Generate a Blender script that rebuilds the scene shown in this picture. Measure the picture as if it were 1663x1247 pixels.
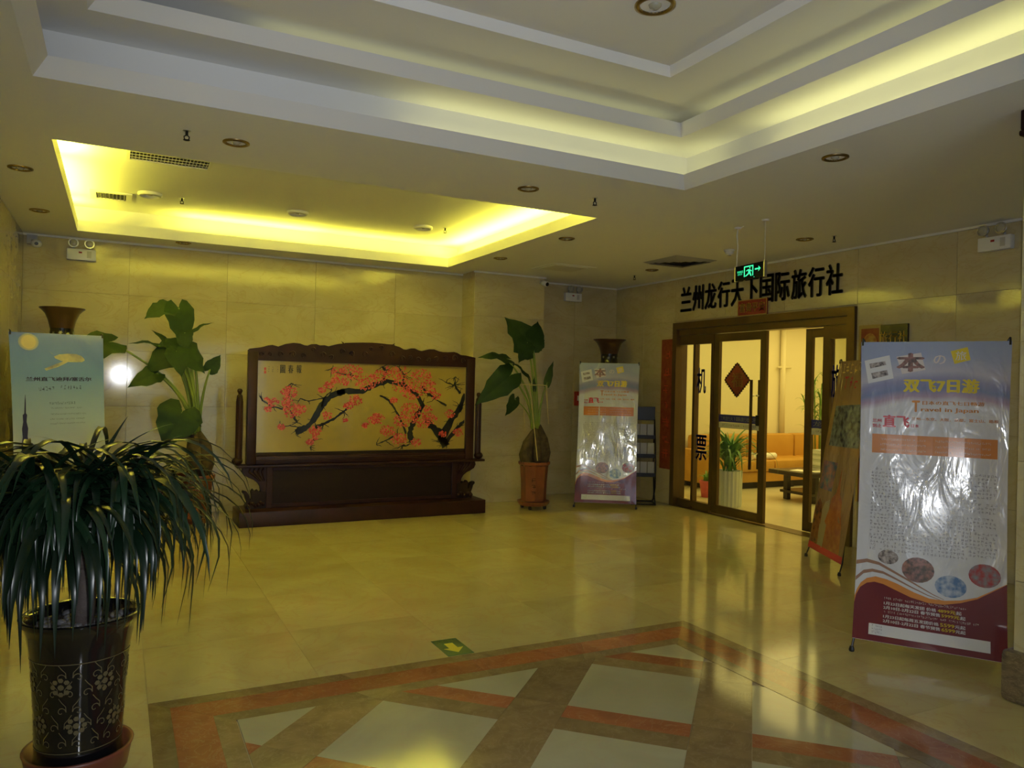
import bpy, bmesh, math, random
from mathutils import Vector, Matrix
R = random.Random(7)
PI = math.pi
S = bpy.context.scene
COL = S.collection
for o in list(bpy.data.objects): bpy.data.objects.remove(o)

# ---------------------------------------------------------------- camera
F_PX, YAW, PITCH, ROLL, CAM_H = 1235.74, math.radians(27.352), math.radians(0.064), math.radians(1.298), 1.5
IW, IH = 1663, 1247
_f = Vector((math.sin(YAW)*math.cos(PITCH), math.cos(YAW)*math.cos(PITCH), math.sin(PITCH)))
_r = Vector((math.cos(YAW), -math.sin(YAW), 0)); _u = _r.cross(_f)
CR = _r*math.cos(ROLL)+_u*math.sin(ROLL); CU = -_r*math.sin(ROLL)+_u*math.cos(ROLL)
cam = bpy.data.cameras.new('camera'); cam.sensor_width = 36; cam.lens = 36*F_PX/IW; cam.clip_start = .05
cam_o = bpy.data.objects.new('camera', cam); COL.objects.link(cam_o); S.camera = cam_o
cam_o.matrix_world = Matrix(((CR.x, CU.x, -_f.x, 0), (CR.y, CU.y, -_f.y, 0), (CR.z, CU.z, -_f.z, CAM_H), (0, 0, 0, 1)))

# ---------------------------------------------------------------- world, flash, cove lights, exposure
S.view_settings.view_transform = 'Standard'; S.view_settings.look = 'None'
S.view_settings.exposure = 0.0; S.view_settings.gamma = 1; S.view_settings.use_curve_mapping = False
W = bpy.data.worlds.new('world'); S.world = W; W.use_nodes = True
W.node_tree.nodes['Background'].inputs[0].default_value = (.62, .74, 1, 1)
W.node_tree.nodes['Background'].inputs[1].default_value = 2.0

def lamp(name, kind, loc, rot, energy, color, **kw):
    l = bpy.data.lights.new(name, kind); l.energy = energy; l.color = color
    for k, v in kw.items(): setattr(l, k, v)
    o = bpy.data.objects.new(name, l); COL.objects.link(o); o.location = loc; o.rotation_euler = rot
    return o
# the photographer's small on-camera flash, just beside and above the lens
fl = lamp('camera_flash', 'SPOT', (0, 0, 0), (0, 0, 0), 165, (.92, .95, 1), spot_size=math.radians(98), spot_blend=.7, shadow_soft_size=.014)
fl.matrix_world = cam_o.matrix_world @ Matrix.Translation((.035, .03, -.03))
COVE = (1, .90, .08); COVE1 = (1, .97, .36)
UP = (PI, 0, 0)
def cove(name, x0, x1, y0, y1, z, watt_m, color=COVE, rot=UP):
    lx, ly = max(x1-x0, .05), max(y1-y0, .05)
    lamp(name, 'AREA', ((x0+x1)/2, (y0+y1)/2, z), rot, watt_m*max(lx, ly), color, shape='RECTANGLE', size=lx, size_y=ly)
# flower-side ceiling tray
TI = math.radians(28)                                # tubes throw a little towards the middle of the tray
cove('cove_lamp', .55, 2.05, 8.70, 8.70, 3.005, 14, rot=(PI+TI, 0, 0))
cove('cove_lamp', 2.15, 3.55, 8.70, 8.70, 3.005, 7, rot=(PI+TI, 0, 0))
cove('cove_lamp', -.46, -.46, 6.9, 8.2, 3.005, 18, rot=(PI, +TI, 0))
cove('cove_lamp', -.46, -.46, 5.5, 6.7, 3.005, 44, rot=(PI, +TI, 0))
cove('cove_lamp', -.46, -.46, 8.35, 8.63, 3.005, 22, rot=(PI, +TI, 0))
cove('cove_lamp', 3.62, 3.62, 5.7, 8.6, 3.005, 19, rot=(PI, -TI, 0))
cove('cove_lamp', 0, 3.3, 5.30, 5.30, 3.005, 20, rot=(PI-TI, 0, 0))
# large stepped tray
cove('cove_lamp', 1.5, 3.45, 4.355, 4.355, 2.96, .62, COVE1)
cove('cove_lamp', 3.64, 3.64, 0.2, 3.55, 2.96, .95, COVE1)
cove('cove_lamp', 3.64, 3.64, 3.95, 4.3, 2.96, .62, COVE1)
# faint upper cove of the stepped tray
cove('cove_lamp', .6, 3.3, 4.10, 4.10, 3.225, .10, COVE1)
cove('cove_lamp', 3.39, 3.39, .2, 3.9, 3.225, .14, COVE1)
# office behind the glass doors
lamp('office_ceiling_lamp', 'AREA', (9.3, 7.2, 2.72), (0, 0, 0), 112, (1, .82, .26), shape='RECTANGLE', size=4.8, size_y=3.6)
# daylight portal in the entrance glazing behind the photographer
po = lamp('daylight_portal', 'AREA', (1.6, -2.55, 1.2), (PI/2, 0, 0), 1, (1, 1, 1), shape='RECTANGLE', size=3.2, size_y=2.4)
po.data.cycles.is_portal = True

# ---------------------------------------------------------------- pixel helpers (direction only; depth from what a thing touches)
def ray(x, y): return CR*((x-IW/2)/F_PX) - CU*((y-IH/2)/F_PX) + _f
CAM = Vector((0, 0, CAM_H))
def at_y(x, y, Y): d = ray(x, y); return CAM + d*(Y/d.y)
def at_x(x, y, X): d = ray(x, y); return CAM + d*(X/d.x)
def at_z(x, y, Z=0): d = ray(x, y); return CAM + d*((Z-CAM_H)/d.z)

# ---------------------------------------------------------------- materials
MATS = {}
def pmat(name, c, rough=.5, metal=0, spec=.5, coat=0, emit=None, estr=0, c2=None, nscale=8, bump=0, bscale=40, detail=4, alpha=None, coord='Object', rnd=0):
    m = bpy.data.materials.new(name); m.use_nodes = True; nt = m.node_tree; b = nt.nodes['Principled BSDF']
    b.inputs['Base Color'].default_value = (*c, 1); b.inputs['Roughness'].default_value = rough
    b.inputs['Metallic'].default_value = metal; b.inputs['Specular IOR Level'].default_value = spec
    b.inputs['Coat Weight'].default_value = coat; b.inputs['Coat Roughness'].default_value = .06
    if emit: b.inputs['Emission Color'].default_value = (*emit, 1); b.inputs['Emission Strength'].default_value = estr
    tc = nt.nodes.new('ShaderNodeTexCoord')
    src = tc.outputs[coord]
    if coord == 'World': pass
    last = None
    if c2:
        n = nt.nodes.new('ShaderNodeTexNoise'); n.inputs['Scale'].default_value = nscale; n.inputs['Detail'].default_value = detail
        nt.links.new(src, n.inputs['Vector'])
        r = nt.nodes.new('ShaderNodeValToRGB'); r.color_ramp.elements[0].position = .35; r.color_ramp.elements[1].position = .65
        r.color_ramp.elements[0].color = (*c, 1); r.color_ramp.elements[1].color = (*c2, 1)
        nt.links.new(n.outputs['Fac'], r.inputs['Fac']); last = r.outputs['Color']
        nt.links.new(last, b.inputs['Base Color'])
    if bump:
        n = nt.nodes.new('ShaderNodeTexNoise'); n.inputs['Scale'].default_value = bscale; n.inputs['Detail'].default_value = 3
        nt.links.new(src, n.inputs['Vector'])
        bp = nt.nodes.new('ShaderNodeBump'); bp.inputs['Strength'].default_value = bump; bp.inputs['Distance'].default_value = .01
        nt.links.new(n.outputs['Fac'], bp.inputs['Height']); nt.links.new(bp.outputs['Normal'], b.inputs['Normal'])
    MATS[name] = m; return m

def marble(name, base, dark, vein, rough, scale=1.0, veinamt=.35, tone=.1):
    m = bpy.data.materials.new(name); m.use_nodes = True; nt = m.node_tree; N = nt.nodes; L = nt.links; b = N['Principled BSDF']
    g = N.new('ShaderNodeNewGeometry'); oi = N.new('ShaderNodeObjectInfo')
    off = N.new('ShaderNodeVectorMath'); off.operation = 'SCALE'; comb = N.new('ShaderNodeCombineXYZ')
    for k in range(3): L.new(oi.outputs['Random'], comb.inputs[k])
    L.new(comb.outputs[0], off.inputs[0]); off.inputs['Scale'].default_value = 23
    add = N.new('ShaderNodeVectorMath'); L.new(g.outputs['Position'], add.inputs[0]); L.new(off.outputs[0], add.inputs[1])
    mp = N.new('ShaderNodeMapping'); mp.inputs['Scale'].default_value = (scale, scale, scale*2.2); L.new(add.outputs[0], mp.inputs['Vector'])
    n1 = N.new('ShaderNodeTexNoise'); n1.inputs['Scale'].default_value = 1.6; n1.inputs['Detail'].default_value = 9; n1.inputs['Distortion'].default_value = 1.4
    L.new(mp.outputs[0], n1.inputs['Vector'])
    r1 = N.new('ShaderNodeValToRGB'); r1.color_ramp.elements[0].position = .3; r1.color_ramp.elements[1].position = .7
    r1.color_ramp.elements[0].color = (*dark, 1); r1.color_ramp.elements[1].color = (*base, 1); L.new(n1.outputs['Fac'], r1.inputs['Fac'])
    n2 = N.new('ShaderNodeTexNoise'); n2.inputs['Scale'].default_value = 2.6; n2.inputs['Detail'].default_value = 6; n2.inputs['Distortion'].default_value = 2.5
    L.new(mp.outputs[0], n2.inputs['Vector'])
    r2 = N.new('ShaderNodeValToRGB'); e = r2.color_ramp.elements
    e[0].position = .47; e[0].color = (0, 0, 0, 1); e[1].position = .53; e[1].color = (0, 0, 0, 1); x = e.new(.5); x.color = (1, 1, 1, 1)
    L.new(n2.outputs['Fac'], r2.inputs['Fac'])
    vm = N.new('ShaderNodeMath'); vm.operation = 'MULTIPLY'; L.new(r2.outputs['Color'], vm.inputs[0]); vm.inputs[1].default_value = veinamt
    mx = N.new('ShaderNodeMix'); mx.data_type = 'RGBA'; L.new(vm.outputs[0], mx.inputs['Factor']); L.new(r1.outputs['Color'], mx.inputs[6]); mx.inputs[7].default_value = (*vein, 1)
    hs = N.new('ShaderNodeHueSaturation'); L.new(mx.outputs[2], hs.inputs['Color'])
    mr = N.new('ShaderNodeMapRange'); mr.inputs[3].default_value = 1-tone; mr.inputs[4].default_value = 1+tone; L.new(oi.outputs['Random'], mr.inputs[0]); L.new(mr.outputs[0], hs.inputs['Value'])
    L.new(hs.outputs[0], b.inputs['Base Color']); b.inputs['Roughness'].default_value = rough; b.inputs['Specular IOR Level'].default_value = .5
    MATS[name] = m; return m

M = MATS
marble('wall_marble', (.60, .53, .31), (.49, .42, .23), (.45, .32, .15), .085, .7, .35, .02)
marble('floor_marble', (.58, .51, .25), (.49, .41, .19), (.5, .32, .15), .10, .9, .3, .06)
marble('cream_inlay', (.44, .42, .28), (.38, .355, .225), (.45, .36, .25), .10, 1.2, .3, .06)
marble('brown_inlay', (.29, .21, .10), (.21, .15, .07), (.38, .30, .18), .10, 3, .3, .16)
marble('red_inlay', (.40, .155, .065), (.29, .11, .05), (.45, .28, .16), .10, 3, .3, .16)
marble('dark_plinth', (.20, .15, .10), (.07, .055, .04), (.36, .29, .2), .3, 5, .5, .1)
pmat('joint', (.40, .32, .20), .8)
pmat('ceiling_paint', (.86, .86, .84), .85)
pmat('tray_paint', (.80, .79, .76), .75)
pmat('office_wall', (.80, .72, .46), .7)
pmat('office_floor', (.70, .64, .42), .25, c2=(.64, .57, .36), nscale=2)
pmat('white_paint', (.75, .73, .66), .45)
pmat('white_plastic', (.78, .77, .72), .35)
pmat('grey_plastic', (.4, .4, .38), .4)
pmat('black_plastic', (.012, .012, .013), .35)
pmat('black_metal', (.02, .02, .02), .35, .6)
pmat('chrome', (.65, .65, .65), .3, 1)
pmat('brass', (.34, .25, .11), .3, 1)
pmat('bulb_glass', (.42, .40, .30), .12, coat=1)
pmat('downlight_dark', (.16, .14, .10), .25, .5)
pmat('vent_dark', (.03, .03, .03), .7)
pmat('vent_slat', (.52, .51, .46), .5)
pmat('bronze', (.13, .08, .032), .32, .55, c2=(.11, .068, .028), nscale=3)
pmat('rosewood', (.030, .009, .008), .42, spec=.25, c2=(.019, .006, .0055), nscale=6)
pmat('rosewood_dark', (.014, .0065, .0055), .48, spec=.2, c2=(.013, .006, .005), nscale=8)
pmat('painting_gold', (.47, .35, .09), .22, .25, c2=(.39, .29, .075), nscale=1.2, coat=.6)
pmat('ink', (.012, .014, .010), .35)
pmat('blossom_red', (.42, .022, .02), .4, c2=(.38, .05, .04), nscale=30)
pmat('blossom_pink', (.50, .09, .075), .4)
pmat('seal_red', (.5, .06, .03), .5)
pmat('terracotta', (.20, .058, .03), .38, c2=(.15, .043, .024), nscale=9)
pmat('soil', (.03, .02, .012), .9, bump=.6)
pmat('caudex', (.075, .048, .026), .85, c2=(.035, .022, .013), nscale=18, bump=.9, bscale=26)
pmat('bark', (.11, .085, .075), .8, c2=(.07, .055, .048), nscale=14, bump=.6, bscale=40)
pmat('alocasia_leaf', (.010, .030, .006), .58, spec=.25, c2=(.014, .040, .008), nscale=6)
pmat('alocasia_stem', (.15, .22, .035), .45, c2=(.20, .26, .05), nscale=6)
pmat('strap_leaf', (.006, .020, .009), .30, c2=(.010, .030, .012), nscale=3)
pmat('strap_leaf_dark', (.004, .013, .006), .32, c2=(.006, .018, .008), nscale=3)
pmat('bamboo_cane', (.50, .40, .18), .5)
pmat('black_glaze', (.006, .006, .007), .10, coat=.5)
pmat('gold_print', (.13, .105, .045), .5, .1)
pmat('saucer_red', (.20, .055, .03), .4)
pmat('pebble', (.10, .10, .105), .6, c2=(.17, .17, .175), nscale=3)
pmat('vase_brown', (.075, .034, .016), .3, c2=(.055, .025, .012), nscale=4, coat=.4)
pmat('vase_dark', (.012, .012, .008), .15, coat=.5)
pmat('vase_flower', (.35, .34, .16), .3)
pmat('red_paper', (.20, .02, .014), .5, c2=(.26, .06, .02), nscale=14)
pmat('red_sign', (.24, .018, .014), .4)
pmat('gold_text', (.90, .62, .13), .4)
pmat('gold_paper', (.50, .33, .07), .4, c2=(.32, .10, .03), nscale=22)
pmat('gold_edge', (.45, .32, .08), .4)
pmat('plaque_black', (.012, .010, .008), .25)
pmat('letter_black', (.012, .012, .013), .35)
pmat('fire_red', (.35, .02, .015), .4)
pmat('sofa_leather', (.58, .31, .05), .5, c2=(.53, .27, .04), nscale=3)
pmat('sofa_leg_and_shade', (.03, .025, .02), .6)
pmat('paper', (.85, .82, .68), .6)
pmat('book_block', (.62, .62, .48), .6)
pmat('table_dark', (.03, .022, .018), .25)
pmat('white_ceramic', (.72, .74, .62), .3)
pmat('pink_pot', (.65, .12, .13), .5)
pmat('palm_leaf', (.10, .25, .03), .45, c2=(.16, .33, .05), nscale=5)
pmat('bamboo_leaf', (.12, .27, .04), .5)
pmat('green_sign', (.005, .07, .028), .35)
pmat('sign_yellow', (.62, .55, .05), .45)
pmat('sign_mark', (.12, .22, .04), .5)
pmat('exit_black', (.004, .008, .005), .6, spec=.1)
pmat('exit_green', (.02, .5, .25), .4, emit=(.05, 1, .45), estr=1.1)
pmat('decal_blue', (.03, .05, .40), .4)
pmat('decal_blue_dark', (.03, .035, .20), .4)
pmat('decal_pale', (.62, .60, .42), .6)
pmat('fu_red', (.16, .02, .015), .5, c2=(.30, .06, .02), nscale=60)
pmat('fu_gold', (.35, .22, .06), .5)
# banner prints
PV = dict(rough=.2, coat=.8)
pmat('print_white', (.72, .71, .69), **PV); pmat('print_grey_text', (.22, .20, .21), **PV); pmat('print_pale_text', (.70, .62, .56), **PV)
pmat('print_orange', (.62, .22, .055), **PV); pmat('print_orange_text', (.66, .27, .07), **PV); pmat('print_red', (.60, .035, .05), **PV)
pmat('print_yellow', (.75, .58, .04), **PV); pmat('print_maroon', (.16, .022, .032), **PV); pmat('print_wave_orange', (.68, .26, .06), **PV)
pmat('print_wave_brown', (.36, .20, .13), **PV); pmat('print_wave_pale', (.70, .66, .60), **PV); pmat('print_wave_dark', (.27, .10, .08), **PV)
pmat('print_photo_a', (.10, .085, .08), c2=(.55, .48, .44), nscale=45, **PV); pmat('print_photo_b', (.12, .22, .40), c2=(.50, .55, .62), nscale=30, **PV)
pmat('print_photo_c', (.40, .04, .04), c2=(.25, .28, .30), nscale=26, **PV); pmat('print_photo_d', (.12, .10, .09), c2=(.40, .20, .17), nscale=40, **PV)
pmat('print_photo_e', (.05, .06, .06), c2=(.26, .29, .27), nscale=22, **PV); pmat('print_photo_f', (.20, .08, .04), c2=(.34, .15, .06), nscale=18, **PV)
pmat('print_photo_g', (.10, .14, .22), c2=(.42, .18, .14), nscale=16, **PV); pmat('print_tower', (.50, .20, .06), c2=(.40, .13, .05), nscale=20, **PV)
pmat('print_stupa', (.40, .33, .20), **PV); pmat('print_navy', (.03, .03, .12), **PV); pmat('print_sun', (.80, .66, .36), **PV); pmat('print_plane', (.62, .56, .36), c2=(.25, .25, .34), nscale=9, **PV)
pmat('print_tan', (.36, .22, .085), c2=(.33, .19, .07), nscale=3, **PV)

def glass_mat():
    m = bpy.data.materials.new('door_glass'); m.use_nodes = True; nt = m.node_tree; N = nt.nodes; L = nt.links
    for n in list(N): N.remove(n)
    out = N.new('ShaderNodeOutputMaterial'); t = N.new('ShaderNodeBsdfTransparent'); t.inputs[0].default_value = (.93, .95, .92, 1)
    g = N.new('ShaderNodeBsdfGlossy'); g.inputs['Roughness'].default_value = .03; lw = N.new('ShaderNodeLayerWeight')
    pw = N.new('ShaderNodeMath'); pw.operation = 'POWER'; L.new(lw.outputs['Facing'], pw.inputs[0]); pw.inputs[1].default_value = 4
    fr = N.new('ShaderNodeMath'); fr.operation = 'MULTIPLY_ADD'; L.new(pw.outputs[0], fr.inputs[0]); fr.inputs[1].default_value = .6; fr.inputs[2].default_value = .045
    mx = N.new('ShaderNodeMixShader'); L.new(fr.outputs[0], mx.inputs[0]); L.new(t.outputs[0], mx.inputs[1]); L.new(g.outputs[0], mx.inputs[2]); L.new(mx.outputs[0], out.inputs[0])
    M['door_glass'] = m
glass_mat()

def sheet_mat(name, stops, noise=0.0, cloud=(.8, .8, .85), wrinkle=.6, nscale=5, cloud_t=.2):
    """vinyl sheet: colour bands run down the UV height (t = 1-v), soft printed clouds, glossy and slightly wrinkled"""
    m = bpy.data.materials.new(name); m.use_nodes = True; nt = m.node_tree; N = nt.nodes; L = nt.links; b = N['Principled BSDF']
    uv = N.new('ShaderNodeUVMap'); sep = N.new('ShaderNodeSeparateXYZ'); L.new(uv.outputs[0], sep.inputs[0])
    inv = N.new('ShaderNodeMath'); inv.operation = 'SUBTRACT'; inv.inputs[0].default_value = 1; L.new(sep.outputs[1], inv.inputs[1])
    # arch the bands: the middle of the sheet reaches higher
    cx = N.new('ShaderNodeMath'); cx.operation = 'SUBTRACT'; L.new(sep.outputs[0], cx.inputs[0]); cx.inputs[1].default_value = .55
    sq = N.new('ShaderNodeMath'); sq.operation = 'MULTIPLY'; L.new(cx.outputs[0], sq.inputs[0]); L.new(cx.outputs[0], sq.inputs[1])
    sc = N.new('ShaderNodeMath'); sc.operation = 'MULTIPLY'; L.new(sq.outputs[0], sc.inputs[0]); sc.inputs[1].default_value = noise*1.6
    t0 = N.new('ShaderNodeMath'); t0.operation = 'SUBTRACT'; L.new(inv.outputs[0], t0.inputs[0]); L.new(sc.outputs[0], t0.inputs[1])
    n = N.new('ShaderNodeTexNoise'); n.inputs['Scale'].default_value = nscale; n.inputs['Detail'].default_value = 5; L.new(uv.outputs[0], n.inputs['Vector'])
    nm = N.new('ShaderNodeMath'); nm.operation = 'MULTIPLY_ADD'; L.new(n.outputs['Fac'], nm.inputs[0]); nm.inputs[1].default_value = noise*.35; L.new(t0.outputs[0], nm.inputs[2])
    r = N.new('ShaderNodeValToRGB'); e = r.color_ramp.elements; e[0].position = stops[0][0]; e[0].color = (*stops[0][1], 1); e[1].position = stops[-1][0]; e[1].color = (*stops[-1][1], 1)
    for p, c in stops[1:-1]: q = e.new(p); q.color = (*c, 1)
    L.new(nm.outputs[0], r.inputs['Fac']); L.new(r.outputs[0], b.inputs['Base Color'])
    b.inputs['Roughness'].default_value = .2; b.inputs['Coat Weight'].default_value = 1; b.inputs['Coat Roughness'].default_value = .06; b.inputs['Coat IOR'].default_value = 1.6
    w = N.new('ShaderNodeTexNoise'); w.inputs['Scale'].default_value = 6; w.inputs['Detail'].default_value = 3.5; w.inputs['Distortion'].default_value = .6; L.new(uv.outputs[0], w.inputs['Vector'])
    bp = N.new('ShaderNodeBump'); bp.inputs['Strength'].default_value = wrinkle; bp.inputs['Distance'].default_value = .02; L.new(w.outputs['Fac'], bp.inputs['Height'])
    L.new(bp.outputs[0], b.inputs['Normal']); L.new(bp.outputs[0], b.inputs['Coat Normal'])
    M[name] = m
sheet_mat('sheet_travel', [(0, (.33, .38, .52)), (.06, (.36, .40, .54)), (.115, (.50, .48, .55)), (.14, (.30, .30, .45)), (.17, (.22, .26, .42)), (.195, (.45, .33, .42)), (.215, (.68, .67, .67)), (1, (.70, .70, .70))], noise=.08)
sheet_mat('sheet_sky', [(0, (.09, .15, .66)), (.2, (.13, .23, .70)), (.42, (.33, .41, .70)), (.62, (.50, .52, .62)), (1, (.62, .61, .48))], wrinkle=.15)
sheet_mat('sheet_tan', [(0, (.42, .26, .10)), (.5, (.40, .25, .10)), (.8, (.34, .21, .10)), (1, (.30, .18, .09))])

# ---------------------------------------------------------------- mesh helpers
class MB:
    def __init__(s): s.v = []; s.f = []; s.uv = None
    def add(s, vs, fs):
        n = len(s.v); s.v += [tuple(v) for v in vs]; s.f += [tuple(i+n for i in f) for f in fs]; return s
    def box(s, x0, x1, y0, y1, z0, z1):
        return s.add([(x0,y0,z0),(x1,y0,z0),(x1,y1,z0),(x0,y1,z0),(x0,y0,z1),(x1,y0,z1),(x1,y1,z1),(x0,y1,z1)],
            [(3,2,1,0),(4,5,6,7),(0,1,5,4),(1,2,6,5),(2,3,7,6),(3,0,4,7)])
    def bbox(s, x0, x1, y0, y1, z0, z1, b=.01):
        """box with chamfered edges"""
        bm = bmesh.new(); bmesh.ops.create_cube(bm, size=1)
        for v in bm.verts: v.co = Vector(((x0+x1)/2+v.co.x*(x1-x0), (y0+y1)/2+v.co.y*(y1-y0), (z0+z1)/2+v.co.z*(z1-z0)))
        bmesh.ops.bevel(bm, geom=bm.edges[:], offset=b, segments=2, affect='EDGES', profile=.6)
        bm.verts.index_update(); s.add([v.co for v in bm.verts], [[v.index for v in f.verts] for f in bm.faces]); bm.free(); return s
    def lathe(s, prof, n=24, c=(0,0), cap=True):
        vs = []; k = len(prof)
        for i in range(n):
            a = 2*PI*i/n
            for r, z in prof: vs.append((c[0]+r*math.cos(a), c[1]+r*math.sin(a), z))
        fs = []
        for i in range(n):
            j = (i+1) % n
            for q in range(k-1): fs.append((i*k+q, j*k+q, j*k+q+1, i*k+q+1))
        if cap:
            fs.append(tuple(i*k for i in range(n))[::-1]); fs.append(tuple(i*k+k-1 for i in range(n)))
        return s.add(vs, fs)
    def tube(s, pts, rad, n=8, cap=True):
        pts = [Vector(p) for p in pts]; m = len(pts)
        if not isinstance(rad, (list, tuple)): rad = [rad]*m
        vs = []; prev = None
        for i, p in enumerate(pts):
            t = (pts[min(i+1, m-1)]-pts[max(i-1, 0)]).normalized()
            ref = prev if prev else (Vector((0,0,1)) if abs(t.z) < .9 else Vector((1,0,0)))
            a = (ref - t*ref.dot(t)).normalized(); b = t.cross(a); prev = a
            for j in range(n):
                g = 2*PI*j/n; vs.append(p+(a*math.cos(g)+b*math.sin(g))*rad[i])
        fs = [(i*n+j, i*n+(j+1) % n, (i+1)*n+(j+1) % n, (i+1)*n+j) for i in range(m-1) for j in range(n)]
        if cap: fs += [tuple(range(n))[::-1], tuple((m-1)*n+j for j in range(n))]
        return s.add(vs, fs)
    def prism(s, poly, fn0, fn1):
        """outline poly mapped by two functions to the two faces"""
        n = len(poly); s.add([fn0(p) for p in poly]+[fn1(p) for p in poly], [tuple(range(n))[::-1], tuple(range(n, 2*n))]+[(i, (i+1) % n, n+(i+1) % n, n+i) for i in range(n)]); return s
    def sphere(s, c, r, n=12, sc=(1,1,1)):
        k = n//2; prof = [(max(math.sin(PI*i/k), 1e-4)*r, -math.cos(PI*i/k)*r) for i in range(k+1)]
        b = MB().lathe(prof, n, cap=False); return s.add([(c[0]+v[0]*sc[0], c[1]+v[1]*sc[1], c[2]+v[2]*sc[2]) for v in b.v], b.f)
    def build(s, name, mat, parent=None, smooth=False, uv=None):
        me = bpy.data.meshes.new(name); me.from_pydata(s.v, [], s.f); me.materials.append(M[mat] if isinstance(mat, str) else mat)
        if uv:
            l = me.uv_layers.new(name='UVMap')
            for lp in me.loops: l.data[lp.index].uv = uv[lp.vertex_index]
        if smooth:
            for p in me.polygons: p.use_smooth = True
        me.update()
        return link(name, me, parent)
def link(name, me, parent=None):
    o = bpy.data.objects.new(name, me); COL.objects.link(o)
    if parent: o.parent = parent
    return o
def smooth_angle(o, ang=40):
    bm = bmesh.new(); bm.from_mesh(o.data); bmesh.ops.recalc_face_normals(bm, faces=bm.faces[:])
    for e in bm.edges: e.smooth = not (len(e.link_faces) == 2 and e.calc_face_angle(0) > math.radians(ang))
    for f in bm.faces: f.smooth = True
    bm.to_mesh(o.data); bm.free(); return o
def empty(name, loc=(0,0,0), rz=0):
    o = bpy.data.objects.new(name, None); COL.objects.link(o); o.location = loc; o.rotation_euler = (0, 0, rz); o.empty_display_size = .1; return o
def tag(o, label, cat, group=None):
    o['label'] = label; o['category'] = cat
    if group: o['group'] = group
    return o
def struct(o, label=None, cat=None):
    o['kind'] = 'structure'
    if label: o['label'] = label
    if cat: o['category'] = cat
    return o
def stuff(o): o['kind'] = 'stuff'; return o
def copy_tree(o, parent=None):
    c = o.copy(); COL.objects.link(c); c.parent = parent
    for ch in o.children: copy_tree(ch, c)
    return c
_tc = {}
def text_geo(txt, bold=0.0):
    """flat triangulated lettering, normalised: height about 1 for a full-width character"""
    k = (txt, bold)
    if k in _tc: return _tc[k]
    cu = bpy.data.curves.new('t', 'FONT'); cu.body = txt; cu.size = 1; cu.resolution_u = 2; cu.fill_mode = 'BOTH'
    o = bpy.data.objects.new('t', cu); COL.objects.link(o)
    dg = bpy.context.evaluated_depsgraph_get(); me = bpy.data.meshes.new_from_object(o.evaluated_get(dg))
    vs = [(v.co.x, v.co.y) for v in me.vertices]; fs = [tuple(p.vertices) for p in me.polygons]
    bpy.data.objects.remove(o); bpy.data.curves.remove(cu); bpy.data.meshes.remove(me)
    if bold:                                             # thicken the strokes with shifted copies
        n = len(vs); sh = [(bold, 0), (-bold, 0), (0, bold*.5), (0, -bold*.5)] if bold > .02 else [(bold, 0), (-bold, 0)]
        V = []; Fc = []
        for k_, (dx, dy) in enumerate(sh):
            V += [(x+dx, y+dy) for x, y in vs]; Fc += [tuple(i+n*k_ for i in f) for f in fs]
        vs, fs = V, Fc
    _tc[k] = (vs, fs); return vs, fs
def fit_text(txt, x0, x1, y0, y1, bold=0.0):
    vs, fs = text_geo(txt, bold)
    if not vs: return [], []
    ax = min(v[0] for v in vs); bx = max(v[0] for v in vs); ay = min(v[1] for v in vs); by = max(v[1] for v in vs)
    sx = (x1-x0)/max(bx-ax, 1e-6); sy = (y1-y0)/max(by-ay, 1e-6)
    return [(x0+(v[0]-ax)*sx, y0+(v[1]-ay)*sy) for v in vs], fs
def solid_text(mb, txt, x0, x1, y0, y1, fn, depth, bold=0.0):
    """extruded lettering; fn(x, y, d) places a point, d runs from 0 at the back to depth at the front"""
    vs, fs = fit_text(txt, x0, x1, y0, y1, bold)
    n = len(vs); ec = {}
    for f in fs:
        for i in range(len(f)):
            e = (f[i], f[(i+1) % len(f)]); ec[e] = ec.get(e, 0)+1
    side = [(a, b, n+b, n+a) for (a, b) in ec if (b, a) not in ec]
    mb.add([fn(x, y, depth) for x, y in vs]+[fn(x, y, 0) for x, y in vs], list(fs)+side); return mb
GR = random.Random(21)
def glyph_line(mb, x0, x1, y, s, fn, fill=1.0, sp=1.12):
    """a line of fine print too small to read: little clusters of strokes, one per character"""
    x = x0
    while x+s < x1:
        if GR.random() < fill:
            for k in range(GR.choice((2, 3, 3))):
                yy = y+s*(.08+.8*GR.random()); a, b = sorted((GR.random()*.5, .5+GR.random()*.5)); h = s*.085
                mb.add([fn(x+a*s, yy), fn(x+b*s, yy), fn(x+b*s, yy+h), fn(x+a*s, yy+h)], [(0, 1, 2, 3)])
            for k in range(GR.choice((1, 2))):
                xx = x+s*(.1+.75*GR.random()); a, b = sorted((GR.random()*.4, .6+GR.random()*.4)); w = s*.09
                mb.add([fn(xx, y+a*s), fn(xx+w, y+a*s), fn(xx+w, y+b*s), fn(xx, y+b*s)], [(0, 1, 2, 3)])
        x += s*sp
def flat_text(mb, txt, x0, x1, y0, y1, fn, bold=0.0):
    vs, fs = fit_text(txt, x0, x1, y0, y1, bold); mb.add([fn(x, y) for x, y in vs], fs); return mb

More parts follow.
